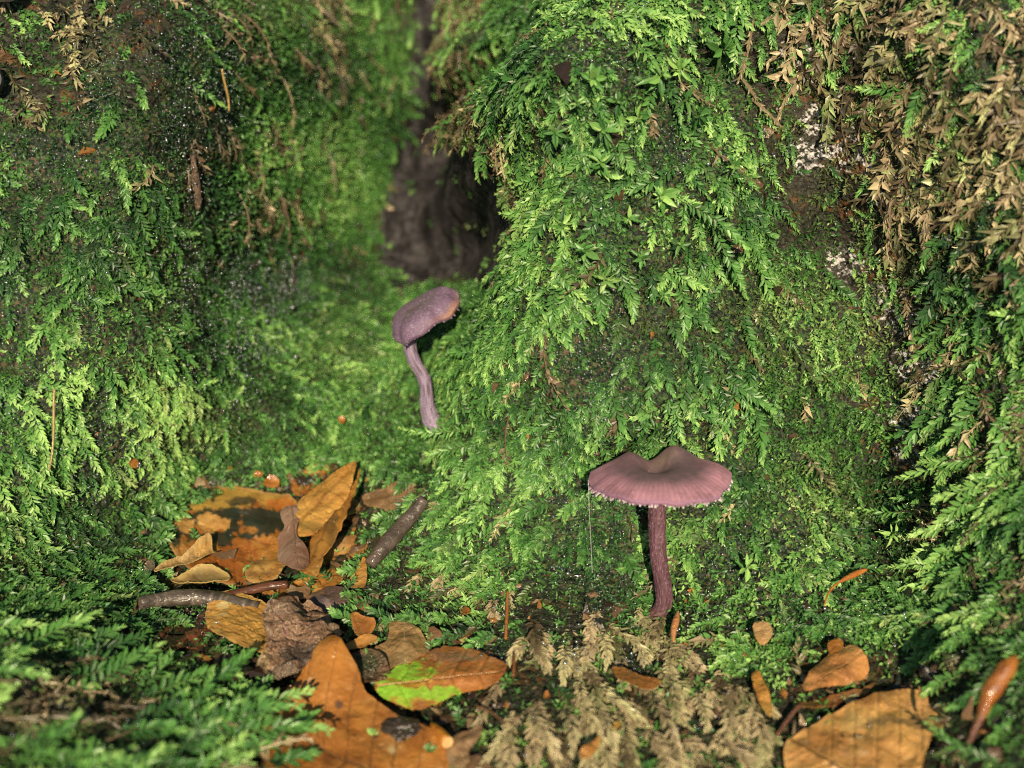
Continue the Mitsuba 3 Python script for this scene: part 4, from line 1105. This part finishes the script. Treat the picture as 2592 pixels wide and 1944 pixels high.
# folded leaf: an upper half and a flap folded towards the lens
root = numbered('folded_leaf')
labels[root] = {'label': 'golden leaf folded lengthwise, its tip pointing up right, at the back of the litter', 'category': 'leaf'}
fallen_leaf(root + '__upper_half', [(908, 1158), (872, 1175), (818, 1216), (757, 1253), (721, 1310), (732, 1356), (788, 1356), (818, 1320), (856, 1292), (884, 1235)], [(730, 1350), (905, 1165)], (YE1, YE2), lift=0.0, seed=10, smooth=2, veins=7, vein_col=col(.19, .09, .02), vein_amt=.6,
            plane=[(730, 1350, .2785), (908, 1160, .2950), (800, 1215, .2930)], stains=[(800, 1330, 60, 12, col(.12, .10, .03), .5)], cup=-.001)
fallen_leaf(root + '__folded_flap', [(908, 1158), (886, 1235), (858, 1290), (822, 1290), (790, 1340), (764, 1395), (746, 1428), (760, 1448), (796, 1462), (806, 1421), (836, 1370), (862, 1320), (892, 1240)], [(770, 1445), (905, 1165)], (OR1, YE2), lift=0.0, seed=11, smooth=2, veins=7, vein_col=col(.14, .06, .015), vein_amt=.6,
            plane=[(770, 1445, .2645), (905, 1165, .2935), (850, 1300, .2765)], stains=[(840, 1330, 12, 90, col(.10, .07, .03), .55)], fold=-.001)
labels[root + '__folded_flap'] = {'label': 'darker flap folded to the front'}
leaf_thing('pinkish grey lobed leaf, curled, leaning against the folded leaf', [(716, 1358), (750, 1350), (790, 1350), (765, 1394), (757, 1428), (794, 1458), (790, 1512), (763, 1520), (733, 1494), (704, 1460), (714, 1430), (706, 1412), (733, 1401), (724, 1384)], [(750, 1352), (765, 1515)],
           (col(.31, .20, .145), col(.24, .135, .10), col(.36, .25, .15)), lift=0.0085, seed=12, veins=4, cup=-.003, crumple=.0008, smooth=2, midrib=True, mid_col=(.20, .12, .08))
leaf_thing('brown underside scrap curling below the pinkish lobed leaf', [(722, 1500), (760, 1515), (785, 1505), (788, 1525), (760, 1545), (725, 1530)], [(725, 1515), (788, 1515)], (BR1, BR3), lift=0.003, seed=13, veins=3)
# grey brown wet leaf
leaf_thing('wet grey and tan leaf with a purple sheen right of the twig', [(770, 1566), (785, 1524), (825, 1492), (879, 1505), (928, 1533), (918, 1567), (898, 1590), (858, 1576), (818, 1588)], [(775, 1560), (920, 1540)], (col(.16, .105, .09), col(.09, .062, .060), col(.30, .17, .07)), lift=0.0022, seed=14, veins=6, vein_col=col(.2, .13, .1), vein_amt=.6, cup=-.0012, crumple=.0014,
           stains=[(900, 1555, 34, 30, col(.36, .19, .06), .85), (800, 1560, 34, 28, col(.055, .042, .045), .7)])
leaf_thing('thin bright orange leaf sliver under the wet grey leaf', [(800, 1590), (830, 1590), (862, 1606), (880, 1616), (850, 1614), (815, 1602)], [(800, 1590), (880, 1616)], (OR1, OR3), lift=0.0020, seed=15, veins=3, step=3.2)
# curled dry leaf over the twig
root = numbered('curled_leaf')
labels[root] = {'label': 'dry yellow leaf rolled into a trough behind the twig at the left of the litter', 'category': 'leaf'}
fallen_leaf(root + '__raised_side', [(378, 1494), (430, 1468), (479, 1446), (519, 1421), (541, 1452), (533, 1468), (472, 1478), (428, 1494), (387, 1504)], [(385, 1498), (535, 1445)], (TAN1, YE1, TAN2), lift=0.0055, seed=16, veins=7, vein_col=col(.16, .10, .03), vein_amt=.4, cup=.003, edge_noise=3.5, edge=col(.5, .36, .15))
fallen_leaf(root + '__lower_side', [(420, 1500), (470, 1484), (506, 1474), (545, 1474), (590, 1490), (575, 1502), (500, 1512)], [(425, 1500), (585, 1490)], (col(.22, .145, .05), col(.12, .085, .035)), lift=0.0035, seed=17, veins=6, cup=.002, edge=col(.5, .36, .13))
leaf_thing('small grey curled scrap at the left end of the twig', [(352, 1478), (370, 1445), (385, 1450), (378, 1475), (360, 1492)], [(355, 1485), (380, 1450)], (col(.30, .22, .16), col(.2, .14, .1)), lift=0.004, seed=18, veins=3, step=3.2)
# ribbed yellow leaf, crumpled leaf
leaf_thing('golden yellow leaf with clear parallel ribs below the twig', [(518, 1565), (538, 1538), (587, 1537), (631, 1556), (682, 1575), (668, 1608), (684, 1698), (638, 1700), (587, 1664), (540, 1637), (520, 1608)], [(680, 1580), (660, 1700)], (YE1, YE2, col(.50, .30, .08)), lift=0.0042, seed=19, veins=5, slope=-.30, vein_depth=.00016, vein_col=col(.22, .115, .025), vein_amt=.7,
           bend=.0005, cup=-.0015, edge=col(.48, .30, .09), stains=[(560, 1566, 14, 8, col(.55, .45, .20), .7), (552, 1590, 16, 6, col(.55, .45, .20), .5), (545, 1612, 9, 4, col(.55, .45, .2), .6)], parts=False)
leaf_thing('crumpled rotten brown leaf in the middle of the litter', [(668, 1592), (690, 1572), (740, 1570), (800, 1585), (850, 1640), (860, 1668), (820, 1690), (790, 1735), (740, 1765), (690, 1768), (655, 1745), (646, 1718), (672, 1690), (652, 1640)], [(680, 1590), (760, 1760)],
           (col(.29, .185, .110), col(.19, .115, .072), col(.40, .28, .17)), lift=0.0062, seed=20, veins=6, slope=.8, vein_col=col(.24, .13, .12), vein_amt=.4, crumple=.0042, bsdf='leaf_rough', vein_depth=.00022, speck=.2, stains=[(760, 1715, 50, 28, col(.045, .045, .038), .75), (690, 1760, 60, 16, col(.06, .045, .035), .6), (660, 1725, 22, 20, col(.26, .2, .1), .6)], edge_noise=5)
leaf_thing('brown leaf scrap with a curved edge between the big orange leaf and the crumpled one', [(650, 1770), (700, 1752), (760, 1755), (800, 1740), (780, 1785), (720, 1815), (670, 1820)], [(655, 1790), (790, 1750)], (BR1, col(.14, .05, .025)), lift=0.0012, seed=21, veins=4, crumple=.0016)
leaf_thing('tan lobed leaf standing behind the two coloured leaf', [(984, 1588), (1014, 1585), (1050, 1604), (1081, 1639), (1094, 1665), (1060, 1700), (1021, 1716), (980, 1722), (940, 1690), (948, 1664), (972, 1654), (988, 1630)], [(1030, 1720), (1025, 1590)], (TAN2, col(.25, .16, .06), TAN1), lift=0.003, seed=22, veins=4, vein_col=col(.36, .25, .12), vein_amt=.6, cup=-.001, speck=.05, midrib=True, mid_col=(.36, .25, .12))
leaf_thing('small folded orange leaf with a dark shadowed side behind the tan lobed leaf', [(890, 1586), (920, 1598), (962, 1623), (936, 1646), (912, 1652), (898, 1634)], [(893, 1590), (930, 1648)], (OR1, OR2, OR3), lift=0.004, seed=23, veins=3, cup=.002, edge=col(.45, .2, .06))
leaf_thing('narrow orange leaf edge in front of the small folded leaf', [(855, 1682), (890, 1656), (934, 1642), (968, 1656), (930, 1668), (890, 1680)], [(858, 1680), (965, 1654)], (OR3, OR1), lift=0.0042, seed=24, veins=4, step=3.6)
leaf_thing('dark mottled brown leaf between the crumpled leaf and the two coloured leaf', [(822, 1694), (850, 1680), (900, 1676), (950, 1679), (984, 1717), (992, 1746), (960, 1768), (905, 1774), (872, 1740)], [(830, 1695), (985, 1745)], (BR1, col(.085, .06, .035), col(.14, .12, .05)), lift=0.0030, seed=25, veins=5, crumple=.0022, speck=.25, bsdf='leaf_rough', stains=[(925, 1708, 45, 20, col(.035, .045, .02), .7)])
leaf_thing('grey brown leaf under the two coloured leaf', [(900, 1775), (950, 1768), (1000, 1790), (1040, 1820), (1000, 1830), (940, 1815), (905, 1800)], [(905, 1780), (1030, 1820)], (BR1, BR2), lift=0.0014, seed=26, veins=4)
leaf_thing('two coloured leaf, orange with a bright green patch at its pointed end', [(950, 1776), (988, 1742), (1021, 1708), (1050, 1692), (1108, 1661), (1140, 1653), (1202, 1661), (1245, 1693), (1292, 1716), (1282, 1752), (1241, 1779), (1169, 1786), (1115, 1811), (1064, 1828), (1024, 1817), (974, 1800)], [(952, 1777), (1288, 1740)],
           (col(.40, .165, .045), col(.33, .115, .03), col(.46, .23, .10)), lift=0.0045, seed=27, veins=5, slope=.6, vein_col=col(.20, .08, .03), vein_amt=.6, fold=-.0026, crumple=.0007, vein_depth=.0002, midrib=True, mid_col=(.36, .19, .07), speck=.04,
           stains=[(1030, 1750, 92, 62, col(.46, .33, .05), .8), (1040, 1796, 120, 28, col(.44, .32, .05), .7), (1028, 1746, 74, 48, col(.23, .46, .035), .95), (1010, 1794, 60, 20, col(.22, .45, .035), .95), (1085, 1792, 84, 18, col(.24, .46, .04), .9), (1100, 1742, 18, 6, col(.30, .48, .05), .9), (1050, 1775, 38, 7, col(.30, .08, .02), .8), (1000, 1760, 16, 7, col(.36, .16, .03), .7), (1080, 1745, 20, 6, col(.40, .2, .03), .7), (1010, 1802, 18, 5, col(.36, .14, .03), .6), (1160, 1690, 60, 20, col(.43, .25, .15), .6)])
leaf_thing('big flat orange leaf at the lower edge with a raised tip and dark veins', [(815, 1698), (847, 1704), (874, 1733), (907, 1760), (911, 1789), (952, 1822), (1006, 1862), (1061, 1876), (1115, 1905), (1138, 1955), (1120, 2030), (1000, 2080), (800, 2080), (690, 2010), (640, 1910), (645, 1858), (690, 1812), (750, 1762), (788, 1715)], [(640, 1825), (930, 1985)],
           (col(.36, .150, .030), col(.29, .115, .024), col(.43, .22, .065)), lift=0.0030, seed=28, veins=5, slope=-.45, vein_col=col(.09, .045, .018), vein_amt=.75, cup=.003, crumple=.0008, vein_depth=.00011, step=3.6, lift_at=[(842, 1725, 60, .004)], midrib=True, mid_col=(.16, .08, .025), speck=.03,
           stains=[(785, 1856, 12, 9, col(.05, .03, .02), .9), (856, 1828, 9, 9, col(.07, .05, .04), .8), (950, 1898, 7, 5, col(.08, .04, .02), .9), (990, 1930, 14, 9, col(.50, .36, .16), .9), (850, 1944, 34, 12, col(.14, .05, .015), .6), (780, 1770, 5, 5, col(.6, .4, .2), .9), (1030, 1885, 40, 8, col(.12, .045, .012), .6)])
leaf_thing('torn brown leaf at the lower edge right of the big orange leaf', [(1135, 1890), (1190, 1868), (1230, 1850), (1225, 1885), (1190, 1910), (1200, 1960), (1140, 1960)], [(1140, 1900), (1220, 1860)], (BR1, BR3), lift=0.0022, seed=29, veins=4, crumple=.0016)
# right litter
root = leaf_thing('smooth light orange leaf with a curved petiole at the right, lying on the yellow one', [(2018, 1790), (2038, 1745), (2066, 1702), (2103, 1672), (2144, 1662), (2166, 1679), (2196, 1714), (2188, 1740), (2158, 1757), (2119, 1772), (2064, 1783)], [(2021, 1788), (2180, 1690)],
                  (col(.48, .24, .085), col(.43, .195, .06)), lift=0.0046, seed=30, veins=3, slope=.25, vein_col=col(.26, .12, .04), vein_amt=.6, cup=-.002, speck=.06, midrib=True, mid_col=(.30, .15, .05))
pp = ray([2024, 2005, 1985, 1966], [1786, 1806, 1834, 1860], hit([2024, 2005, 1985, 1966], [1786, 1806, 1834, 1860], D0) - 0.003)
tv, tf, ts, _ = tube(pp, [.0005, .00045, .0004, .0004], sides=9)
scene[root + '__petiole'] = mikit.ply((tv, tf), 'leaf_wet', smooth=True, color=np.tile([.13, .06, .04], (len(tv), 1)))
leaf_thing('large yellow tan leaf with dark branching veins at the lower right', [(1985, 1905), (2017, 1884), (2080, 1845), (2169, 1794), (2275, 1762), (2392, 1745), (2420, 1792), (2410, 1840), (2360, 1870), (2335, 1944), (2320, 2040), (2000, 2040), (1982, 1950)], [(1990, 1890), (2170, 2010)],
           (col(.47, .275, .085), col(.40, .20, .06), col(.52, .32, .15)), lift=0.0036, seed=31, veins=3.2, slope=-.7, vein_col=col(.12, .075, .02), vein_amt=.7, cup=-.003, crumple=.0016, vein_depth=.00011, step=3.6, midrib=True, mid_col=(.11, .07, .02), speck=.05,
           stains=[(2150, 1850, 110, 26, col(.24, .16, .05), .5), (2290, 1850, 90, 14, col(.10, .07, .035), .7), (2230, 1770, 150, 10, col(.12, .06, .02), .5), (2330, 1800, 50, 24, col(.46, .25, .10), .6)])
leaf_thing('brown leaf edge showing under the smooth light orange leaf', [(1995, 1800), (2060, 1785), (2160, 1768), (2225, 1735), (2190, 1775), (2120, 1800), (2080, 1815), (2040, 1812)], [(2000, 1800), (2220, 1740)], (BR1, col(.20, .09, .03)), lift=0.0018, seed=32, veins=5)
leaf_thing('small tan leaf scrap hanging in the moss above the smooth orange leaf', [(1898, 1612), (1936, 1622), (1953, 1651), (1931, 1674), (1908, 1668)], [(1905, 1615), (1930, 1672)], (TAN1, OR3), lift=0.005, seed=33, veins=3, step=3.4, cup=.001)
leaf_thing('narrow yellow leaf scrap under straw moss at the right', [(1894, 1742), (1912, 1730), (1930, 1765), (1944, 1800), (1952, 1858), (1926, 1840), (1905, 1790)], [(1905, 1735), (1945, 1850)], (YE1, OR1, col(.45, .33, .06)), lift=0.004, seed=34, veins=5, step=3.6)
leaf_thing('small torn orange scrap above the tip of the smooth orange leaf', [(2082, 1660), (2098, 1650), (2122, 1648), (2128, 1668), (2106, 1684), (2088, 1688)], [(2085, 1685), (2120, 1650)], (OR1, OR2, OR3), lift=0.004, seed=35, veins=3, step=3.2)
leaf_thing('wet amber leaf piece lying under moss below the pink mushroom', [(1540, 1716), (1575, 1722), (1620, 1738), (1680, 1752), (1650, 1772), (1600, 1765), (1560, 1748)], [(1545, 1720), (1670, 1760)], (col(.15, .085, .025), OR2), lift=0.0030, seed=36, veins=4)
leaf_thing('small reddish brown triangular scrap above the two coloured leaf', [(1095, 1615), (1136, 1640), (1108, 1650), (1090, 1662), (1092, 1640)], [(1095, 1620), (1110, 1655)], (col(.22, .085, .04), BR1), lift=0.004, seed=37, veins=2, step=3.2)
leaf_thing('pointed orange scrap at the lower edge right of the middle', [(1460, 1944), (1500, 1922), (1512, 1900), (1514, 1935), (1490, 1960), (1462, 1965)], [(1465, 1950), (1512, 1905)], (OR3, OR1), lift=0.005, seed=38, veins=2, step=3.2)
leaf_thing('tiny yellow scrap in the straw moss at the lower edge', [(1562, 1905), (1580, 1888), (1588, 1900), (1570, 1912)], [(1562, 1905), (1588, 1895)], (col(.5, .28, .04), YE1), lift=0.006, seed=39, veins=2, step=2.6)
for i, (x, y, rx, ry, lab) in enumerate([(325, 1168, 13, 13, 'small rust orange scrap on the left root above the litter'), (1140, 786, 22, 15, 'blurred orange scrap behind the tilted lilac cap'), (655, 1206, 12, 9, 'small orange scrap in the moss above the large stained leaf'), (868, 1082, 9, 9, 'tiny red orange scrap in the dip left of the slender stem'),
                                         (1744, 1488, 9, 6, 'tiny orange scrap right of the pink mushroom stem'), (1850, 1018, 9, 14, 'tiny rust scrap above the right end of the pink cap'), (690, 1235, 22, 16, 'rust orange scrap between moss and the large stained leaf'), (1378, 1790, 8, 8, 'tiny orange crumb in the straw moss'), (1190, 1572, 14, 12, 'small orange scrap under moss right of the litter')]):
    a = np.linspace(0, 2 * np.pi, 9)[:-1]
    leaf_thing(lab, np.c_[x + rx * np.cos(a) * (1 + .2 * np.sin(3 * a + i)), y + ry * np.sin(a)], [(x - rx, y), (x + rx, y)], (OR1, OR2), name='leaf_scrap', lift=0.0028, seed=50 + i, veins=2, step=2.6, cup=.0004, smooth=1, edge_noise=1)

# crumbs and torn bits between the leaves
P, N = spots(26.0)
x, y, d = to_px(P)
lit = inside(LITTER, x, y) | inside(LITTER_R, x, y)
keep = rng.random(len(P)) < np.where(lit, 0.75, np.where(inside(HOLLOW, x, y), 0.0, np.where(P[:, 2] < 0.008, 0.14, 0.02))) * ((x > -200) & (x < 2800) & (y < 2200))
P, N = P[keep], N[keep]
n_ = len(P)
t1 = unit(rng.normal(size=(n_, 3)))
nn = unit(N + 0.55 * rng.normal(size=(n_, 3)))
t1 = unit(t1 - np.einsum('ij,ij->i', t1, nn)[:, None] * nn)
t2 = np.cross(nn, t1)
sz = 0.00075 * np.exp(rng.normal(size=n_) * 0.55)
ang = np.arange(6) * np.pi / 3
rad_ = sz[:, None] * (0.6 + 0.8 * rng.random((n_, 6))) * np.where(np.arange(6) % 3 == 0, 1.5, 0.8)
ring_ = P[:, None] + nn[:, None] * 0.0004 + rad_[..., None] * (np.cos(ang)[None, :, None] * t1[:, None] + np.sin(ang)[None, :, None] * t2[:, None]) + nn[:, None] * (rng.normal(size=(n_, 6)) * 0.25 * sz[:, None])[..., None]
ctr = P + nn * (0.0004 + 0.5 * sz)[:, None]
low = P - nn * (0.0001 * np.ones(n_))[:, None]
CV = np.concatenate([ring_, ctr[:, None], low[:, None]], 1)
CF = np.array([[i, (i + 1) % 6, 6] for i in range(6)] + [[(i + 1) % 6, i, 7] for i in range(6)])
pal = np.array([[.03, .02, .014], [.07, .042, .024], [.14, .085, .045], [.24, .11, .03], [.22, .16, .09], [.018, .022, .014]])
cc = pal[rng.choice(6, n_, p=[.3, .25, .17, .08, .08, .12])] * (0.7 + 0.6 * rng.random((n_, 1)))
scene['litter_crumbs'] = mikit.ply((CV.reshape(-1, 3), (CF[None] + (np.arange(n_) * 8)[:, None, None]).reshape(-1, 3)), 'leaf_wet', smooth=False, color=np.repeat(cc, 8, 0))
labels['litter_crumbs'] = {'label': 'dark crumbs and torn bits of rotten leaf on the soil', 'category': 'litter', 'kind': 'stuff'}

# ------------------------------------------------------------------ twigs, needles, buds
def stick(key, pxpath, pxr, lift, c0, c1, seed, rough=0.0003, sides=14, bsdf='leaf_wet', freq=420, depths=None, accent=None):
    x, y = np.array(pxpath, float).T
    d = (hit(x, y, D0) if depths is None else np.array(depths)) - lift
    if depths is None:
        d = np.interp(np.arange(len(d)), [0, len(d) - 1], [d[0], d[-1]]) * 0.5 + d * 0.5
    p = ray(x, y, d)
    v, f, s, t = tube(p, np.array(pxr) * d / FPX, sides=sides, rough=rough, seed=seed, freq=freq)
    n = meshkit.fbm(v * 500, 3, seed)
    c = mixc(c0, c1, np.clip((n - .5) * 2.6 + .5, 0, 1))
    if accent is not None:
        c = accent(c, s, t, v)
    scene[key] = mikit.ply((v, f), bsdf, smooth=50 if False else True, color=c)

labels['twig'] = {'label': 'grey brown forked twig lying across the leaf litter', 'category': 'twig'}
ringed = lambda c, s, t, v: mixc(mixc(c, col(.20, .165, .125), (np.sin(s * 160 + 2 * np.sin(s * 33)) > .8) * .5), col(.030, .022, .018), sstep(.5, 1, np.sin(t * 2 + 5 * s)) * .6)
stick('twig__stem', [(352, 1526), (420, 1516), (480, 1512), (545, 1516), (600, 1528), (656, 1541)], [14, 19, 21, 20, 19, 20], 0.0046, col(.105, .086, .066), col(.050, .040, .034), 1, rough=.0005, accent=ringed)
stick('twig__side_shoot', [(545, 1524), (575, 1512), (605, 1502), (665, 1487), (728, 1480)], [6, 14, 13, 10.5, 11], 0.0076, col(.13, .048, .026), col(.060, .034, .022), 2, rough=.0005)
labels['twig__side_shoot'] = {'label': 'reddish side shoot'}
one = lambda name, label, cat: (lambda k: (labels.__setitem__(k, {'label': label, 'category': cat}), k)[1])(numbered(name))
stick(one('stick', 'blurred grey stick half buried in moss left of the right root', 'stick'), [(1075, 1262), (1030, 1320), (985, 1370), (935, 1430)], [14, 20, 22, 16], 0.0035, col(.11, .085, .07), col(.055, .042, .034), 3, rough=.0006)
stick(one('needle', 'stiff orange brown needle standing upright beside the litter', 'needle'), [(1285, 1497), (1283, 1555), (1280, 1617)], [3.5, 4.6, 4.0], 0.004, col(.36, .16, .05), col(.28, .10, .03), 4, rough=.0001, sides=8)
stick(one('needle', 'short brown needle above the end of the two coloured leaf', 'needle'), [(1302, 1655), (1301, 1680), (1299, 1710)], [2.5, 4.5, 4.0], 0.005, col(.22, .09, .03), col(.18, .07, .03), 5, rough=.0001, sides=8)
stick(one('grass_stalk', 'thin yellow stalk hanging on the left root near the left edge', 'stalk'), [(138, 985), (136, 1060), (134, 1130), (124, 1190)], [3.5, 3.4, 3.2, 2.5], 0.005, col(.32, .24, .09), col(.24, .17, .07), 6, rough=.0001, sides=8)
stick(one('grass_stalk', 'thin yellow stalk on the ridge of the left root near the top', 'stalk'), [(562, 175), (569, 210), (577, 245), (579, 285)], [2.4, 3.0, 2.8, 1.8], 0.006, col(.42, .28, .10), col(.32, .2, .07), 7, rough=.0001, sides=8)
stick(one('root_stub', 'brown finger like root stub on the ridge of the left root', 'root'), [(488, 392), (494, 440), (500, 490), (502, 530)], [6, 9, 10, 6], 0.0035, col(.15, .10, .065), col(.07, .05, .035), 8, rough=.0009, bsdf='leaf_rough')
stick(one('bud_scale', 'pinkish orange bud scale standing beside the foot of the pink mushroom', 'bud scale'), [(1717, 1548), (1710, 1575), (1705, 1600), (1706, 1625)], [3, 9, 7, 2.5], 0.007, col(.48, .22, .09), col(.40, .17, .07), 9, rough=.0003, sides=9)
stick(one('bud', 'tiny orange bud with a thin bent stalk at the right', 'bud'), [(2087, 1534), (2098, 1500), (2118, 1478), (2140, 1465), (2165, 1453), (2194, 1441)], [2.2, 2.4, 3.0, 6, 8, 3], 0.005, col(.40, .15, .03), col(.26, .09, .02), 10, rough=.0002, sides=9)
stick(one('rolled_leaf', 'glossy orange brown rolled leaf standing up at the lower right edge', 'leaf'), [(2456, 1878), (2476, 1826), (2496, 1780), (2518, 1735), (2545, 1695), (2572, 1664)], [6, 9, 16, 24, 22, 7], 0.006, col(.34, .125, .02), col(.17, .05, .012), 11, rough=.0009, sides=18, depths=[.203, .203, .2035, .204, .2045, .205],
      accent=lambda c, s, t, v: mixc(mixc(c, col(.13, .06, .05), sstep(.5, .0, s)), col(.48, .22, .06), sstep(.6, 1, np.sin(t * 2 + 1)) * .6))
stick(one('stalk', 'thin curved brown leaf stalk in front of the two coloured leaf', 'stalk'), [(1205, 1788), (1232, 1796), (1258, 1814), (1275, 1832)], [3, 3, 3, 2.6], 0.004, col(.14, .07, .03), col(.1, .05, .02), 12, rough=.0001, sides=8)
labels['cone_bud'] = {'label': 'small glossy orange cone shaped bud case below the two coloured leaf', 'category': 'bud'}
stick('cone_bud__case', [(1092, 1832), (1106, 1847), (1120, 1862), (1131, 1876)], [4, 11, 15, 14], 0.0055, col(.42, .17, .02), col(.33, .11, .014), 13, rough=.0002, sides=16)
stick('cone_bud__rim', [(1129, 1873), (1134, 1880)], [15, 15.5], 0.0055, col(.55, .38, .17), col(.5, .3, .12), 14, rough=.0001, sides=16)
# withered strands in a V on the upper right bark
def strand(label, pxpath, tone_, dry_, lf):
    x, y = np.array(pxpath, float).T
    P_, n_ = at(x, y, 0.0016, D0)
    key = one('dead_strand', label, 'stem')
    parts_ = []
    for a_, b_, na_ in zip(P_[:-1], P_[1:], n_[:-1]):
        d_ = b_ - a_
        ln = float(np.linalg.norm(d_))
        parts_.append(shoots(a_, d_, na_ - 0.4 * FWD, ln * 1.25, lf, int(max(7, ln / lf * 7)), tone_, dry_, rng, wr=0.13, spread=(20, 9), lift=0.12, droop=0.6, side=0.05, tip=0.05, stem=0.00042, curl=0.2, jit=1.5))
    v_, f_, u_ = flat_mesh(parts_)
    scene[key] = mikit.ply((v_, f_), 'moss_leaf', smooth=False, uv=u_)
strand('withered brown strand forming the long left arm of the V on bare bark', [(1905, 50), (1882, 130), (1874, 205), (1895, 255), (1945, 322)], .62, .95, .0016)
strand('pale withered strand forming the right arm of the V on the bare bark', [(2012, 212), (1985, 250), (1945, 322)], .75, .95, .0014)
strand('pale withered strand slanting down right of the lichen patch', [(2195, 388), (2212, 432), (2245, 475), (2278, 515), (2288, 590)], .72, .95, .0016)
strand('thin dark strand at the lower end of the long withered moss on the right', [(2318, 930), (2322, 990), (2355, 1050), (2445, 1108)], .38, .9, .0012)
# a lump of black soil
lump = trimesh.creation.icosphere(subdivisions=4, radius=1.0)
lv = np.array(lump.vertices)
lv = lv * (1 + (meshkit.fbm(lv * 2.2, 3, 6)[:, None] - .5) * .5 + (meshkit.fbm(lv * 7, 2, 8)[:, None] - .5) * .35)
lpos = ray(np.array([1012.0]), np.array([1856.0]), hit(1012, 1856, D0) - 0.003)[0]
lv = lpos + lv * np.array([.0044, .0034, .0027])
scene['soil_lump'] = mikit.ply((lv, np.array(lump.faces)), 'leaf_wet', smooth=True, color=mixc(col(.012, .013, .011), col(.05, .035, .025), meshkit.fbm(lv * 900, 2, 4)))
labels['soil_lump'] = {'label': 'lump of black wet soil resting against the two coloured leaf', 'category': 'soil'}
# grey bark flakes at the top left
for (ox, oy, w, h, lab) in ((10, 12, 52, 34, 'grey bark flake in the top left corner'), (0, 215, 26, 40, 'grey bark flake at the left edge below the corner')):
    a = np.linspace(0, 2 * np.pi, 11)[:-1]
    leaf_thing(lab, np.c_[ox + w * np.cos(a) * (1 + .15 * np.sin(2 * a)), oy + h * np.sin(a)], [(ox - w, oy), (ox + w, oy)], (col(.10, .095, .085), col(.05, .045, .04)), name='bark_flake', cat='bark', lift=0.006, seed=70 + ox, veins=2, vein_depth=.0001, thick=.0016, crumple=.001, bsdf='matt')
# spider silk
stick(one('spider_thread', 'single fine spider thread hanging left of the pink cap', 'thread'), [(1489, 1215), (1492, 1300), (1497, 1400), (1499, 1450)], [.55, .55, .55, .5], 0.0, col(.5, .5, .5), col(.5, .5, .5), 20, rough=0, sides=5, depths=[.2485, .250, .2525, .2535])

# look-alikes with the same words: tell them apart by height
same = {}
for k_, v_ in labels.items():
    if v_.get('group') and k_ in scene:
        same.setdefault(v_['label'], []).append(k_)
for text, keys in same.items():
    if 1 < len(keys) < 6:
        mids = [to_px(meshkit.WRITTEN[scene[k_]['filename']][0].mean(0).astype(float))[1] for k_ in keys]
        order = [keys[i] for i in np.argsort(mids)]
        rank = {2: ['upper', 'lower'], 3: ['upper', 'middle', 'lower'], 4: ['topmost', 'second highest', 'third highest', 'lowest'], 5: ['topmost', 'second highest', 'third highest', 'fourth highest', 'lowest']}[len(keys)]
        for k_, w_ in zip(order, rank):
            labels[k_]['label'] = f'{w_} {text}'
print('triangles', sum(len(meshkit.WRITTEN[d['filename']][1]) for d in scene.values() if d.get('type') == 'ply'))
